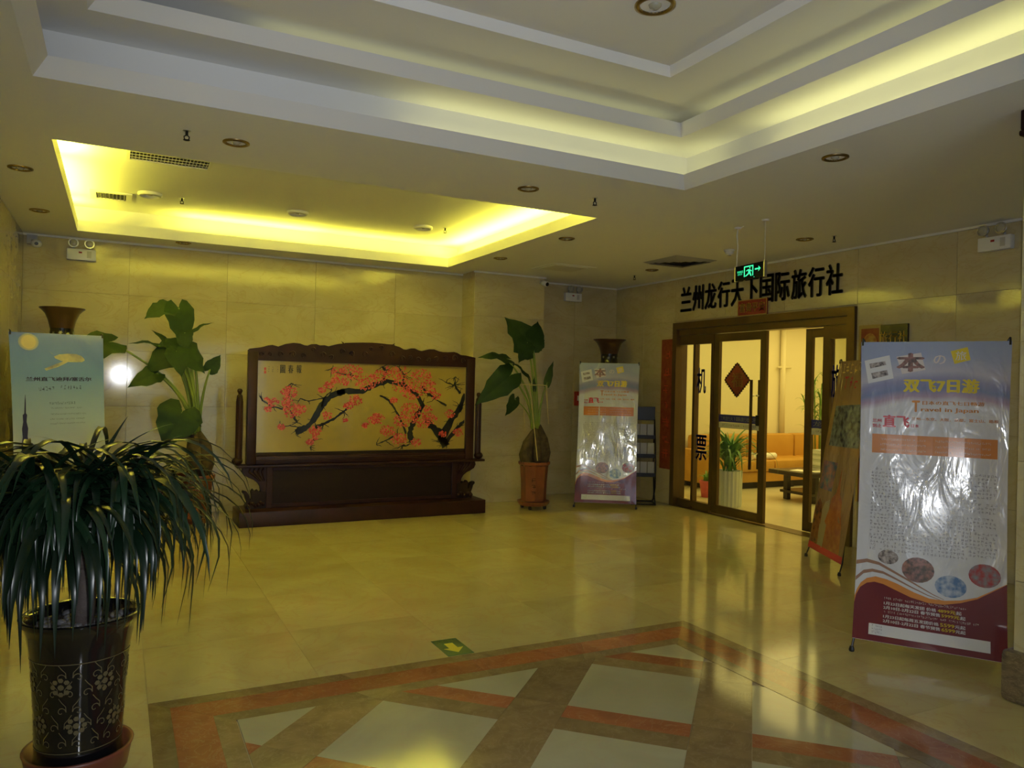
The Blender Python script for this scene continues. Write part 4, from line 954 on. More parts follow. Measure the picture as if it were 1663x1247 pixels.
for k in range(nl):
    tt = tb0+(tb1-tb0)*k/(nl-1)
    if k % 4 == 0: tp.fine(('fine_print', 'print_grey_text'), .085, .55, tt, .0115); tp.fine(('fine_print', 'print_grey_text'), .56, .94, tt, .010)
    else: tp.fine(('fine_print', 'print_grey_text'), .085, R.uniform(.55, .95) if k % 4 == 3 else .945, tt, .0098, fill=.9)
mt = [(30, 660), (55, 590), (90, 525), (150, 487), (220, 478), (300, 498), (400, 545), (550, 615), (700, 662), (850, 680), (1000, 665), (1150, 630), (1300, 560), (1400, 500)]
ot = [(40, 600), (62, 540), (95, 485), (150, 445), (230, 430), (330, 455), (430, 495), (580, 570), (720, 625), (860, 644), (1000, 642), (1150, 615), (1300, 550), (1402, 496)]
A = [z3(*p) for p in mt]; A[0] = (0, A[0][1]); A[-1] = (1, A[-1][1]); O_ = [z3(*p) for p in ot]; O_[0] = (0, O_[0][1]); O_[-1] = (1, O_[-1][1])
tp.strip(('maroon_field', 'print_maroon'), A, [(p[0], .999) for p in A], .0008, 8); tp.strip(('orange_wave', 'print_wave_orange'), O_, A, .0010, 2)
for pts, w0, w1, mt_ in (([(58, 430), (120, 372), (200, 362), (300, 385), (420, 445), (560, 520), (700, 590), (820, 638)], 36, 4, 'print_wave_brown'), ([(62, 285), (150, 272), (260, 302), (400, 380), (550, 465), (650, 525), (750, 585), (850, 634)], 36, 4, 'print_wave_brown')):
    n = len(pts); U = [z3(*p) for p in pts]; V = [z3(p[0], p[1]+w0+(w1-w0)*i/(n-1)) for i, p in enumerate(pts)]; U[0] = (0.002, U[0][1]); V[0] = (.002, V[0][1]); tp.strip(('brown_wave', mt_), U, V, .0009, 1)
for cx, cy, rx, ry, mt_ in ((343, 258, 95, 62, 'print_photo_a'), (615, 372, 150, 112, 'print_photo_d'), (910, 520, 146, 98, 'print_photo_b'), (1218, 425, 148, 105, 'print_photo_c')):
    c_ = z3(cx, cy); e1 = z3(cx+rx, cy); e2 = z3(cx, cy+ry); tp.disc(('oval_photo', mt_), c_, abs(e1[0]-c_[0]), abs(e2[1]-c_[1]), .0012)
def price(x0, y, x1, h, parts):
    a = z3(x0, y); e_ = z3(x1, y); hh = z3(x0, y+h)[1]-a[1]; u = a[0]
    tot = sum(w for _, w, _ in parts)
    for s_, w, mt_ in parts: du = (e_[0]-a[0])*w/tot; tp.text(('price_lines', mt_), s_, u, u+du*.98, a[1], a[1]+hh, .0016, .03); u += du
WT, YL = 'print_white', 'print_yellow'
price(308, 650, 1010, 31, (('1月23日起每天发团 价格', 12, WT), ('4899元', 4, YL), ('起', 1.2, WT))); price(303, 688, 1045, 31, (('2月10日-2月22日 春节预售', 13, WT), ('5999元', 4, YL), ('起', 1.2, WT)))
price(303, 768, 1045, 31, (('1月23日起每周五发团价格', 12, WT), ('5599', 3, YL), ('元起', 2.2, WT))); price(300, 808, 1045, 31, (('2月10日-2月22日 春节预售', 13, WT), ('6599', 3, YL), ('元起', 2.2, WT)))
for y, x1 in ((612, 1080), (732, 1180)): a = z3(308, y); e_ = z3(x1, y); tp.fine(('fine_print', 'print_pale_text'), a[0], e_[0], a[1]+.008, .009, .78, .0016)
a, b = z3(175, 845), z3(175, 945); e_ = z3(1260, 1010); tp.grid(('white_box', 'print_white'), ((a[0], a[1]), (e_[0], a[1]), (e_[0], b[1]), (a[0], b[1])), 8, 2, .0012)
for k in range(3): tp.fine(('fine_print', 'print_grey_text'), a[0]+.02, a[0]+.10, a[1]+(b[1]-a[1])*(.3+.28*k), .0085, .78, .0017)
def stand(fl, fr, back, leanL, leanR, zt, z0=.075, shL=0, shR=0):
    FL, FR = Vector((*fl, 0)), Vector((*fr, 0)); bk = Vector((*back, 0)).normalized(); al = (FR-FL)
    TL = FL+bk*leanL+al*shL; TL.z = zt; TR = FR+bk*leanR-al*shR; TR.z = zt
    BL = FL.lerp(TL, z0/zt); BR = FR.lerp(TR, z0/zt); return TL, TR, BL, BR
fl_, fr_ = (3.813, 3.004), (4.232, 2.368)
banner('travel_banner', 'large glossy white and maroon travel banner on a stand beside the column', Sheet(*stand(fl_, fr_, (.835, .55), .19, .175, 1.805), bulge=.014, seed=1), 'sheet_travel', tp, ((*fl_, 0), (*fr_, 0)), (.857, .515))
fl2, fr2 = (5.065, 8.041), (5.703, 7.618)
banner('travel_banner', 'small-looking white and maroon travel banner standing before the far corner vase', Sheet(*stand(fl2, fr2, (.55, .83), .16, .16, 1.80, .06, .035, -.02), bulge=.018, seed=3), 'sheet_travel', tp, ((*fl2, 0), (*fr2, 0)), (.55, .83))
# -- tan banner leaning beside the doors
Ht = homography(((1363, 583), (1440, 590), (1366, 925), (1311, 893)))
tan = Print()
tan.text(('gold_heading', 'print_yellow'), '泰国', .15, .85, .03, .085, .0012, .02) if False else tan.fine(('fine_print', 'gold_text'), .12, .9, .075, .07, .7, .0012, 1)
tan.fine(('fine_print', 'print_red'), .25, .75, .165, .085, .7, .0012, 1)
tan.grid(('landscape_photo', 'print_photo_e'), ((.12, .24), (.95, .22), (.95, .44), (.12, .45)), 6, 6, .0009)
tan.grid(('temple_photo', 'print_photo_g'), ((.06, .53), (.46, .53), (.42, .68), (.05, .68)), 4, 4, .0010)
tan.strip(('tower_print', 'print_tower'), [(.62, .56), (.60, .63), (.57, .68), (.46, .71), (.44, .77), (.38, .83), (.36, .97)], [(.635, .56), (.66, .63), (.70, .68), (.78, .71), (.80, .77), (.86, .83), (.90, .97)], .0011, 3)
tan.strip(('dome_print', 'print_photo_f'), [(.03, .80), (.05, .76), (.12, .73), (.20, .75), (.25, .80), (.27, .93)], [(.02, .97), (.05, .97), (.12, .97), (.20, .97), (.25, .97), (.28, .97)], .0010, 3)
tan.strip(('dome_print', 'print_stupa'), [(.22, .80), (.30, .74), (.42, .72), (.45, .80)], [(.26, .97), (.32, .97), (.40, .97), (.42, .97)], .00105, 3)
tan.grid(('red_footer', 'print_red'), ((.0, .965), (1, .965), (1, .999), (0, .999)), 6, 1, .0014)
fl3, fr3 = (5.60, 4.915), (5.266, 4.281)
banner('tan_banner', 'tan banner with tower and temple photos leaning beside the glass doors', Sheet(*stand(fl3, fr3, (.885, -.466), .27, .27, 1.78, .09), bulge=.012, seed=5), 'sheet_tan', tan, ((*fl3, 0), (*fr3, 0)), (.885, -.466))
# -- blue sky poster in the left corner
sky = Print(); Hs = homography(((14, 539), (167, 545), (172, 880), (30, 870)))
def zs(x, y): return Hs(x/5.67, 520+y/5.67)
c_ = (zs(245, 180)[0], .044)
pmat('print_sun_halo', (.36, .38, .52), **PV); pmat('print_sun_glow', (.56, .50, .45), **PV)
sky.disc(('sun_halo', 'print_sun_halo'), c_, .104, .0405, .0007); sky.disc(('sun_glow', 'print_sun_glow'), c_, .090, .0375, .0009); sky.disc(('sun_disc', 'print_sun'), c_, .074, .032, .0011)
sky.strip(('plane_body', 'print_plane'), [zs(*p) for p in ((470, 345), (520, 325), (600, 320), (680, 325), (730, 345), (758, 375))], [zs(*p) for p in ((480, 362), (540, 390), (610, 402), (680, 405), (735, 405), (760, 392))], .0010, 2)
sky.strip(('plane_wing', 'print_plane'), [zs(*p) for p in ((560, 392), (470, 425), (385, 458))], [zs(*p) for p in ((600, 402), (510, 445), (400, 478))], .0011, 1); sky.strip(('plane_wing', 'print_plane'), [zs(*p) for p in ((425, 290), (450, 315))], [zs(*p) for p in ((470, 330), (490, 345))], .0011, 1)
def st(key, txt, x0, y0, x1, y1, bold=.02): a, b = zs(x0, y0), zs(x1, y1); sky.text(key, txt, a[0], b[0], min(a[1], b[1]), max(a[1], b[1]), .0012, bold)
st(('poster_title', 'print_navy'), '兰州直飞迪拜/塞舌尔', 222, 528, 830, 596, .05)
for y, x0, x1, h in ((665, 335, 500, .030), (665, 530, 755, .030), (795, 430, 670, .018), (835, 445, 735, .010), (890, 440, 780, .010), (935, 435, 760, .010), (975, 440, 770, .010)): a, b = zs(x0, y), zs(x1, y); sky.fine(('fine_print', 'print_navy'), a[0], b[0], a[1], h*.78, .77, .0012)
sky.strip(('tower_print', 'print_navy'), [zs(*p) for p in ((219, 690), (215, 760), (213, 855), (200, 870), (205, 930), (196, 990), (203, 1060), (195, 1130), (200, 1240))], [zs(*p) for p in ((222, 690), (226, 760), (228, 855), (238, 870), (234, 930), (248, 990), (244, 1060), (258, 1130), (262, 1240))], .0011, 2)
TL, TR = Vector((-.80, 7.37, 1.84)), Vector((-.13, 7.75, 1.855)); nb = Vector((.49, -.87, 0)); al = TR-TL
BL, BR = TL+nb*.19, TR+nb*.19; BL.z = BR.z = .08
banner('sky_banner', 'blue sky banner with sun, airplane and tower print in the left corner', Sheet(TL, TR, BL, BR, bulge=.006, seed=2), 'sheet_sky', sky, ((BL.x, BL.y, 0), (BR.x, BR.y, 0)), (-.49, .87))

# ================================================================ BROCHURE RACK
rk = empty('brochure_rack', (6.07, 7.99, 0), math.atan2(-.5, .86)); tag(rk, 'black metal brochure rack with curved rails between small banner and doors', 'rack')
# local x to the right as seen, local -y towards the viewer
for s_ in (-1, 1):
    MB().tube([(s_*.15, .14, 0.02), (s_*.15, .02, .06), (s_*.15, -.10, .22), (s_*.15, -.12, .45), (s_*.15, -.06, .75), (s_*.15, .03, 1.0), (s_*.15, .07, 1.13)], .010, 8).build('side_rail', 'black_metal', rk, True)
    MB().tube([(s_*.15, -.16, .012), (s_*.15, -.03, .14), (s_*.15, .06, .40), (s_*.15, .09, .7), (s_*.15, .07, 1.02)], .009, 8).build('side_rail', 'black_metal', rk, True)
    MB().tube([(s_*.15, -.17, .012), (s_*.15, .15, .012)], .011, 8).build('foot_bar', 'black_metal', rk, True)
MB().tube([(-.15, .14, .012), (.15, .14, .012)], .010, 8).build('cross_bar', 'black_metal', rk); MB().tube([(-.15, -.16, .012), (.15, -.16, .012)], .010, 8).build('cross_bar', 'black_metal', rk)
MB().bbox(-.155, .155, .05, .068, 1.08, 1.255, .004).build('header_board', 'black_plastic', rk)
for k, (y, z) in enumerate(((-.10, .36), (-.06, .60), (.0, .84))):
    sh = MB().bbox(-.145, .145, y-.03, y+.05, z, z+.012, .003).build('brochure_tray', 'black_metal', rk)
    MB().box(-.145, .145, y-.035, y-.03, z, z+.05).build('tray_lip', 'black_metal', sh)
    for q in range(3):
        o = MB().box(-.135+.092*q, -.052+.092*q, y-.01, y+.01, z+.013, z+.19).build('leaflet', 'grey_plastic', sh)

# ================================================================ PLANTS
def leaf_mesh(n=9, wave=.05, seed=0, lobes=.22):
    """heart-shaped leaf blade: unit length along +x from the stalk (x=0), normal +z; pointed tip, two basal lobes, scalloped edge"""
    rr = random.Random(seed); prof = [(-.26, .16), (-.20, .30), (-.08, .40), (.06, .445), (.20, .44), (.36, .40), (.52, .335), (.68, .245), (.82, .15), (.93, .06)]
    mid = [(0, 0), (0, 0), (0.0, 0), (.06, 0), (.20, 0), (.36, 0), (.52, 0), (.68, 0), (.82, 0), (.93, 0)]
    vs = []; fs = []
    def zf(x, y): return -.28*x*x+.10*abs(y)-.22*y*y+.02*math.sin(9*x+seed)
    for sg in (1, -1):
        base = len(vs)
        for i, (x, w) in enumerate(prof):
            ed = 1+wave*math.sin(i*2.4+seed+sg)+rr.uniform(-wave, wave)*.5
            xi, yi = mid[i]; inner = (max(x, 0) if x > -.01 else 0, 0)
            if x < 0: inner = (x*.35, .04*sg if x < -.1 else .01*sg)
            hw = w*ed*sg
            for t in (0, .5, 1): X = inner[0]+(x-inner[0])*t; Y = inner[1]+(hw-inner[1])*t; vs.append((X, Y, zf(X, Y)+(.02*math.sin(i*1.9+seed) if t == 1 else 0)))
        vs.append((1.04, 0, zf(1.04, 0))); tip = len(vs)-1
        for i in range(len(prof)-1):
            for t in (0, 1):
                a, b, c_, d = base+i*3+t, base+(i+1)*3+t, base+(i+1)*3+t+1, base+i*3+t+1
                fs.append((a, b, c_, d) if sg > 0 else (d, c_, b, a))
        l = base+(len(prof)-1)*3; fs += [(l, tip, l+1), (l+1, tip, l+2)] if sg > 0 else [(l+1, tip, l), (l+2, tip, l+1)]
    me = bpy.data.meshes.new('leaf'); me.from_pydata(vs, [], fs); me.materials.append(M['alocasia_leaf'])
    for p in me.polygons: p.use_smooth = True
    return me
LEAVES = [leaf_mesh(seed=k, wave=w) for k, w in ((0, .05), (1, .09), (2, .05), (3, .12))]
def put_leaf(parent, base, tip, face, width=1.0, kind=0, fold=1.0):
    """blade from stalk end to tip (parent-local), face = direction the upper side looks"""
    b, tp_ = Vector(base), Vector(tip); X = (tp_-b); L = X.length; X.normalize(); Z = Vector(face); Z = (Z-X*Z.dot(X)).normalized(); Y = Z.cross(X)
    o = link('leaf', LEAVES[kind], parent)
    o.matrix_local = Matrix(((X.x*L, Y.x*L*width, Z.x*L*fold, b.x), (X.y*L, Y.y*L*width, Z.y*L*fold, b.y), (X.z*L, Y.z*L*width, Z.z*L*fold, b.z), (0, 0, 0, 1)))
    return o
def alocasia(loc, label, Yp, pot, leaves, trunks, stems_z, stakes=(), deco=False):
    t = empty('potted_alocasia', loc); tag(t, label, 'potted plant'); Lc = Vector(loc)
    def Q(px, py, dy=0): return at_y(px, py, Yp+dy)-Lc
    rt, rb, z0, z1 = pot
    po_ = MB().lathe([(rb, z0), (rb*1.02, z0+.02), (rt*.86, z0+(z1-z0)*.5), (rt*.94, z1-.05), (rt*1.05, z1-.03), (rt*1.06, z1), (rt*.95, z1), (rt*.90, z1-.05)], 8)
    o = po_.build('pot', 'terracotta', t); o.rotation_euler.z = PI/8
    MB().lathe([(rt*.9, z1-.05), (rt*.9, z1-.045)], 16).build('soil', 'soil', t)
    MB().lathe([(rb*1.15, z0-.05), (rb*1.3, z0-.02), (rb*1.34, z0), (rb*1.25, z0), (rb*1.1, z0-.01)], 24).build('saucer', 'terracotta', t, False)
    for k in range(4):
        a_ = PI/4+k*PI/2; cx_, cy_ = rb*.95*math.cos(a_), rb*.95*math.sin(a_)
        MB().tube([(cx_-.012, cy_, .024), (cx_+.012, cy_, .024)], .024, 12).tube([(cx_, cy_, .03), (cx_, cy_, z0-.04)], .009, 6).build('castor', 'black_plastic', t)
    if deco:
        mb = MB()
        for k in range(3): glyph_line(mb, -.03, .05, z1-.24-.075*k, .055, lambda x, y: (x, -rt*.90+(z1-.1-y)*.08-.012, y))
        stuff(mb.build('pot_lettering', 'rosewood', t)).rotation_euler.z = -.5
    for k, tr in enumerate(trunks):
        pts = [Vector(p) for p, r in tr]; MB().tube(pts, [r for p, r in tr], 12).build('trunk', 'caudex', t, True)
    for k, (b0, base, tip, face, wd, kd) in enumerate(leaves):
        bs = Q(*base); tp_ = Q(*tip); put_leaf(t, bs, tp_, face, wd, kd)
        s0 = Vector(b0); c1 = s0+Vector((0, 0, (bs.z-s0.z)*.55)) if bs.z > s0.z else s0.lerp(bs, .5)+Vector((0, 0, .16))
        pts = []
        for q in range(9):
            u = q/8; pts.append(s0*(1-u)**2+c1*2*u*(1-u)+bs*u*u)
        thick = .011 if abs(bs.z-s0.z) > .5 else .007
        MB().tube(pts, [thick*1.7-(thick*.9)*q/8 for q in range(9)], 7).build('leaf_stalk', 'alocasia_stem', t, True)
    for a_, b_ in stakes: MB().tube([Q(*a_), Q(*b_)], .006, 6).build('stake', 'bamboo_cane', t)
    return t
F = (0, -1, .35)
tr = [[((.0, 0, .50), .07), ((.01, -.02, .66), .085), ((.0, 0, .80), .075), ((-.02, 0, .98), .04)], [((.09, -.02, .50), .06), ((.12, -.03, .64), .075), ((.10, -.02, .80), .062), ((.03, 0, .95), .03)]]
alocasia((.70, 8.33, 0), 'leafy elephant-ear plant with thick brown trunk left of the carved screen', 8.3, (.20, .14, .09, .52), [
    # stalk foot, blade base px(+dy), blade tip px(+dy), facing, width, kind
    ((-.02, 0, .95), (180, 556, -.05), (101, 566, -.28), (.1, -.55, .75), .95, 1),
    ((.0, 0, .95), (290, 500, 0), (303, 556, -.12), (.15, -.95, .25), .85, 0),
    ((-.02, .02, .95), (276, 498, .05), (238, 506, -.1), (.0, -.6, .7), 1.1, 3),
    ((.03, 0, .95), (308, 541, .0), (338, 517, -.06), (-.5, -.45, .7), .38, 2),
    ((-.03, 0, .95), (272, 564, .0), (217, 543, -.12), (.1, -.35, .95), .42, 2),
    ((-.02, .02, .95), (279, 566, -.02), (255, 533, -.05), (.6, -.7, .2), .45, 2),
    ((.0, -.02, .95), (288, 566, -.05), (238, 598, -.16), (.1, -.8, .5), .95, 1),
    ((.02, -.02, .95), (292, 564, -.06), (332, 598, -.18), (-.1, -.85, .5), 1.0, 3),
    ((.0, -.04, .95), (286, 570, -.1), (296, 605, -.22), (0, -.85, .5), 1.0, 1),
    ((-.04, 0, .95), (254, 606, -.08), (211, 622, -.18), (.0, -.9, .45), .85, 0),
    ((.04, 0, .95), (341, 600, -.05), (358, 578, -.08), (.1, -1, .1), 1.0, 2),
    ((-.03, -.05, .93), (296, 668, -.16), (268, 722, -.26), (.1, -.95, .3), 1.3, 0),
    ((.0, -.05, .93), (305, 672, -.16), (326, 690, -.22), (-.1, -.95, .3), .95, 2),
    ((.0, -.02, .95), (300, 540, -.04), (298, 570, -.12), (-.1, -.8, .6), .9, 1)], tr, 1.0)
tr = [[((-.10, 0, .54), .075), ((-.12, 0, .66), .085), ((-.09, 0, .80), .065), ((-.03, 0, .93), .032), ((.0, 0, .98), .02)], [((.02, -.04, .54), .055), ((.01, -.05, .70), .06), ((.01, -.03, .84), .045), ((.015, -.02, .97), .025)], [((.11, 0, .54), .075), ((.13, 0, .68), .085), ((.11, .01, .84), .07), ((.06, .01, 1.0), .032), ((.04, .01, 1.04), .02)]]
alocasia((4.52, 8.10, 0), 'sparse tall elephant-ear plant in tapered brown pot right of the carved screen', 8.08, (.185, .15, .10, .575), [
    ((.03, 0, .97), (863, 564, -.05), (829, 514, -.02), (-.1, -.97, .2), 1.0, 3),
    ((.02, 0, .97), (866, 560, -.08), (878, 520, -.05), (-.1, -.97, .2), .95, 1),
    ((.0, 0, .97), (856, 556, -.08), (848, 586, -.14), (.1, -.95, .3), 1.15, 1),
    ((-.02, 0, .97), (824, 583, -.02), (785, 569, -.10), (.1, -.55, .8), .62, 3),
    ((-.04, 0, .97), (829, 609, -.05), (781, 651, -.12), (-.15, -.95, .2), .72, 1),
    ((-.05, 0, .98), (836, 648, -.1), (826, 675, -.12), (.25, -.95, .1), .9, 0),
    ((.05, 0, 1.0), (889, 621, -.05), (896, 586, -.07), (-.7, -.7, .1), .42, 2),
    ((.0, 0, .97), (858, 613, -.03), (837, 582, -.05), (.6, -.7, .3), .3, 2),
    ((.02, 0, .97), (868, 632, -.03), (866, 612, -.05), (-.6, -.7, .3), .35, 2)], tr, 1.0,
    stakes=(((860, 622, -.12), (873, 748, -.13)), ((887, 626, -.05), (891, 688, -.02)), ((851, 640, .08), (852, 700, .08)), ((845, 624, -.11), (887, 626, -.09))), deco=True)

# -- front plant: shaggy ponytail palm in a black patterned pot
FP = Vector((-.105, 3.30, 0))
t = empty('potted_palm', FP); tag(t, 'shaggy strap-leaved palm in black and gold patterned pot with pebbles', 'potted plant')
MB().lathe([(.14, .004), (.168, .015), (.182, .09), (.188, .105), (.176, .105), (.164, .04), (.13, .028)], 32).build('saucer', 'saucer_red', t, True)
body = [(.135, .03), (.146, .045), (.150, .07), (.147, .10), (.148, .14), (.152, .25), (.158, .35), (.166, .45), (.173, .50), (.182, .545), (.196, .575), (.205, .59), (.206, .602), (.198, .606), (.186, .600), (.176, .585), (.165, .555)]
pot = smooth_angle(MB().lathe(body, 40, cap=True).build('pot', 'black_glaze', t), 60)
pot_r = lambda z: next(body[i][0]+(body[i+1][0]-body[i][0])*(z-body[i][1])/(body[i+1][1]-body[i][1]) for i in range(2, 12) if body[i][1] <= z <= body[i+1][1])
def on_pot(a, z, d=.0012): r_ = pot_r(z)+d; return (r_*math.sin(a), -r_*math.cos(a), z)
def pot_curve(name, pts, w):
    mb = MB(); n = len(pts); vs = []
    for i, p in enumerate(pts):
        A, B = pts[max(i-1, 0)], pts[min(i+1, n-1)]; dx, dz = (B[0]-A[0])*.16, B[1]-A[1]; l = math.hypot(dx, dz) or 1
        for sg in (1, -1): vs.append(on_pot(p[0]-sg*dz/l*w/.16, p[1]+sg*dx/l*w))
    return vs, [(2*i, 2*i+1, 2*i+3, 2*i+2) for i in range(n-1)]
gp = MB()
for row in range(5):
    for k in range(18):
        a = 2*PI*k/18+(row % 2)*PI/18; zc = .165+.062*row; sg = 1 if (k+row) % 2 else -1
        pts = [(a+sg*.11*(1-q/11)*math.cos(q*.62), zc+.019*(1-q/11)*math.sin(q*.62)) for q in range(10)]
        vs, fs = pot_curve('c', pts, .0016); gp.add(vs, fs)
        vs, fs = pot_curve('c', [(a+sg*.11, zc), (a+sg*.10, zc+.02), (a+sg*.02, zc+.034), (a-sg*.05, zc+.05)], .0014); gp.add(vs, fs)
stuff(gp.build('gold_scrollwork', 'gold_print', pot))
fm = None
for row in range(2):
    for k in range(7):
        a = 2*PI*k/7+.32*row-.35; zc = .38-.145*row; mb = MB()
        for q in range(8):
            g_ = 2*PI*q/8; c0 = (a+.17*math.cos(g_), zc+.026*math.sin(g_)); rim = [on_pot(c0[0]+.06*math.cos(h_*PI/3), c0[1]+.0095*math.sin(h_*PI/3), .0016) for h_ in range(6)]; mb.add(rim, [tuple(range(6))])
        mb.add([on_pot(a+.07*math.cos(h_*PI/4), zc+.011*math.sin(h_*PI/4), .0016) for h_ in range(8)], [tuple(range(8))]); mb.build('gold_flower', 'gold_print', pot)
b_ = MB(); 
for z in (.135, .462):
    vs, fs = pot_curve('c', [(2*PI*q/40, z) for q in range(41)], .0016); b_ = MB(); b_.add(vs, fs); b_.build('gold_band', 'gold_print', pot)
MB().lathe([(.178, .55), (.178, .556)], 24).build('soil', 'soil', t)
_pb = None
for k in range(70):
    a = R.uniform(0, 2*PI); r_ = .165*math.sqrt(R.random())
    if r_ < .035: continue
    if _pb is None: o = MB().sphere((0, 0, 0), 1, 8, (1, .8, .55)).build('pebble', 'pebble', t, True); _pb = o.data
    else: o = link('pebble', _pb, t)
    s_ = R.uniform(.013, .026); o.location = (r_*math.cos(a), r_*math.sin(a), .556+s_*.35); o.scale = (s_, s_, s_); o.rotation_euler = (R.uniform(-.3, .3), R.uniform(-.3, .3), R.uniform(0, 6))
trk = MB().tube([(.0, 0, .54), (.012, 0, .64), (.015, 0, .74), (.02, 0, .80)], [.042, .035, .034, .042], 12).build('trunk', 'bark', t, True)
heads = [Vector((-.17, -.02, 1.02)), Vector((.02, .06, 1.07)), Vector((.12, -.04, 1.04)), Vector((-.06, -.14, 1.0))]
for h in heads:
    c1 = Vector((h.x*.45, h.y*.4, .84)); pts = [Vector((.018, 0, .77))*(1-u)**2+c1*2*u*(1-u)+h*u*u for u in (0, .2, .4, .6, .8, 1)]
    MB().tube(pts, [.03, .027, .025, .024, .022, .018], 9).build('branch', 'bark', trk, True)
    for q in range(8):
        u = .3+.07*q; p = Vector((.018, 0, .77))*(1-u)**2+c1*2*u*(1-u)+h*u*u; d = (h-c1).normalized()
        MB().tube([p-d*.003, p+d*.003], .028, 9).build('bark_ring', 'bark', trk)
def strap(seed, L, rise, drop, w):
    """one arching strap leaf along +x: rises a little, then hangs"""
    rr = random.Random(seed); n = 10; a = rise; p = [0, 0]; pts = []
    for i in range(n+1):
        pts.append(tuple(p)); st_ = L/n; p[0] += math.cos(a)*st_; p[1] += math.sin(a)*st_; a -= drop/n*(.7+.6*i/n)*(1.15 if i > 2 else .7); a = max(a, -1.62)
    vs = []
    tw = rr.uniform(-.25, .25)
    for i, (x, z) in enumerate(pts):
        u = i/n; hw = w*(.55+.9*u if u < .5 else 1.0*(1-u)*2+.02)*.5; sl = tw*u
        A, B = pts[max(i-1, 0)], pts[min(i+1, n)]; tx, tz = B[0]-A[0], B[1]-A[1]; l = math.hypot(tx, tz); nx_, nz_ = -tz/l, tx/l
        y0 = .05*L*math.sin(u*2.2)*rr.choice((1,))*tw*2
        for s_ in (-1, 0, 1): vs.append((x+nx_*(abs(s_)*hw*.35), y0+s_*hw, z+nz_*(abs(s_)*hw*.35)))
    fs = [(i*3+k, i*3+k+3, i*3+k+4, i*3+k+1) for i in range(n) for k in (0, 1)]
    return vs, fs
def strap_mesh(seed, L, rise, drop, w, mat):
    vs, fs = strap(seed, L, rise, drop, w); me = bpy.data.meshes.new('leaf'); me.from_pydata(vs, [], fs); me.materials.append(M[mat])
    for p in me.polygons: p.use_smooth = True
    return me
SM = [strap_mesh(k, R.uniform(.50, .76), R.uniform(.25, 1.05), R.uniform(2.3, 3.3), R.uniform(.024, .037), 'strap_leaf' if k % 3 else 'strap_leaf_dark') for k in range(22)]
UPR = [strap_mesh(50+k, R.uniform(.30, .42), R.uniform(.75, 1.15), R.uniform(.3, 1.3), R.uniform(.018, .024), 'strap_leaf') for k in range(6)]
for k in range(286):
    h = heads[k % 4]; o = link('leaf', R.choice(SM), t)
    o.location = h+Vector((R.uniform(-.03, .03), R.uniform(-.03, .03), R.uniform(-.07, .03))); o.rotation_euler = (R.uniform(-.2, .2), R.uniform(-.15, .15), R.uniform(0, 2*PI)); s_ = R.uniform(.8, 1.12); o.scale = (s_, s_, s_)
for az, k, dz in ((3.0, 0, .05), (.3, 1, .03), (.7, 2, .0), (.15, 3, .03), (2.6, 4, .0), (1.2, 5, .02), (.5, 4, .04), (3.4, 2, .02)):
    o = link('leaf', UPR[k], t); o.location = heads[k % 4]+Vector((0, 0, dz)); o.rotation_euler = (0, 0, az+R.uniform(-.1, .1))
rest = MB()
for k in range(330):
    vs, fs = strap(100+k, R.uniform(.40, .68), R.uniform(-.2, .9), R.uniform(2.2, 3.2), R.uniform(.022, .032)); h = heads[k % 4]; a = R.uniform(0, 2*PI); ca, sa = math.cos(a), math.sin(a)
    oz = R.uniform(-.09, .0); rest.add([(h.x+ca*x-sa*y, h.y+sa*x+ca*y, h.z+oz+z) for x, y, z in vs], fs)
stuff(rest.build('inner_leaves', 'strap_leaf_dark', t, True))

# ================================================================ OFFICE FURNITURE SEEN THROUGH THE DOORS
so = empty('sofa', (9.45, 8.95, 0)); tag(so, 'orange tan leather sofa against the office wall', 'sofa')
X0_, X1_ = 7.78-9.45, 11.3-9.45
smooth_angle(MB().bbox(X0_+.05, X1_-.05, -.38, .42, .10, .26, .02).build('seat_base', 'sofa_leather', so))
w3 = (X1_-X0_-.36)/3
for k in range(3):
    smooth_angle(MB().bbox(X0_+.18+w3*k+.004, X0_+.18+w3*(k+1)-.004, -.42, .22, .26, .43, .05).build('seat_cushion', 'sofa_leather', so))
    smooth_angle(MB().bbox(X0_+.18+w3*k+.004, X0_+.18+w3*(k+1)-.004, .17, .42, .36, .79, .06).build('back_cushion', 'sofa_leather', so))
for x in (X0_, X1_-.18): smooth_angle(MB().bbox(x, x+.18, -.42, .42, .08, .58, .04).build('armrest', 'sofa_leather', so))
for x in (X0_+.08, X1_-.08, 0):
    for y in (-.33, .33): MB().bbox(x-.03, x+.03, y-.03, y+.03, 0, .10, .005).build('leg', 'chrome' if x < 0 else 'sofa_leg_and_shade', so)
MB().box(X0_+.12, X1_-.12, -.30, .36, .0, .10).build('under_sofa_shade', 'sofa_leg_and_shade', so)  # dark box standing in for the shade in the gap under the sofa
q = at_y(1240, 745, 8.6); r2 = at_y(1264, 745, 8.6)
ro = empty('paper_roll', ((q.x+r2.x)/2, 8.68, .43)); tag(ro, 'white paper roll lying on the sofa seat', 'paper roll')
smooth_angle(MB().tube([(-.32, 0, .052), (.18, .02, .052)], .05, 16).build('roll_sheet', 'paper', ro)); MB().tube([(.179, .02, .052), (.183, .02, .052)], .03, 12).build('roll_end', 'decal_pale', ro)
tb = empty('coffee_table', (8.75, 7.40, 0)); tag(tb, 'dark low coffee table with papers in front of the sofa', 'table')
smooth_angle(MB().bbox(-.70, .75, -.35, .35, .36, .42, .012).build('table_top', 'table_dark', tb)); MB().bbox(-.55, .60, -.28, .28, .10, .14, .01).build('lower_shelf', 'table_dark', tb)
for x in (-.45, .5):
    for y in (-.24, .24): MB().bbox(x-.035, x+.035, y-.035, y+.035, 0, .36, .004).build('leg', 'table_dark', tb)
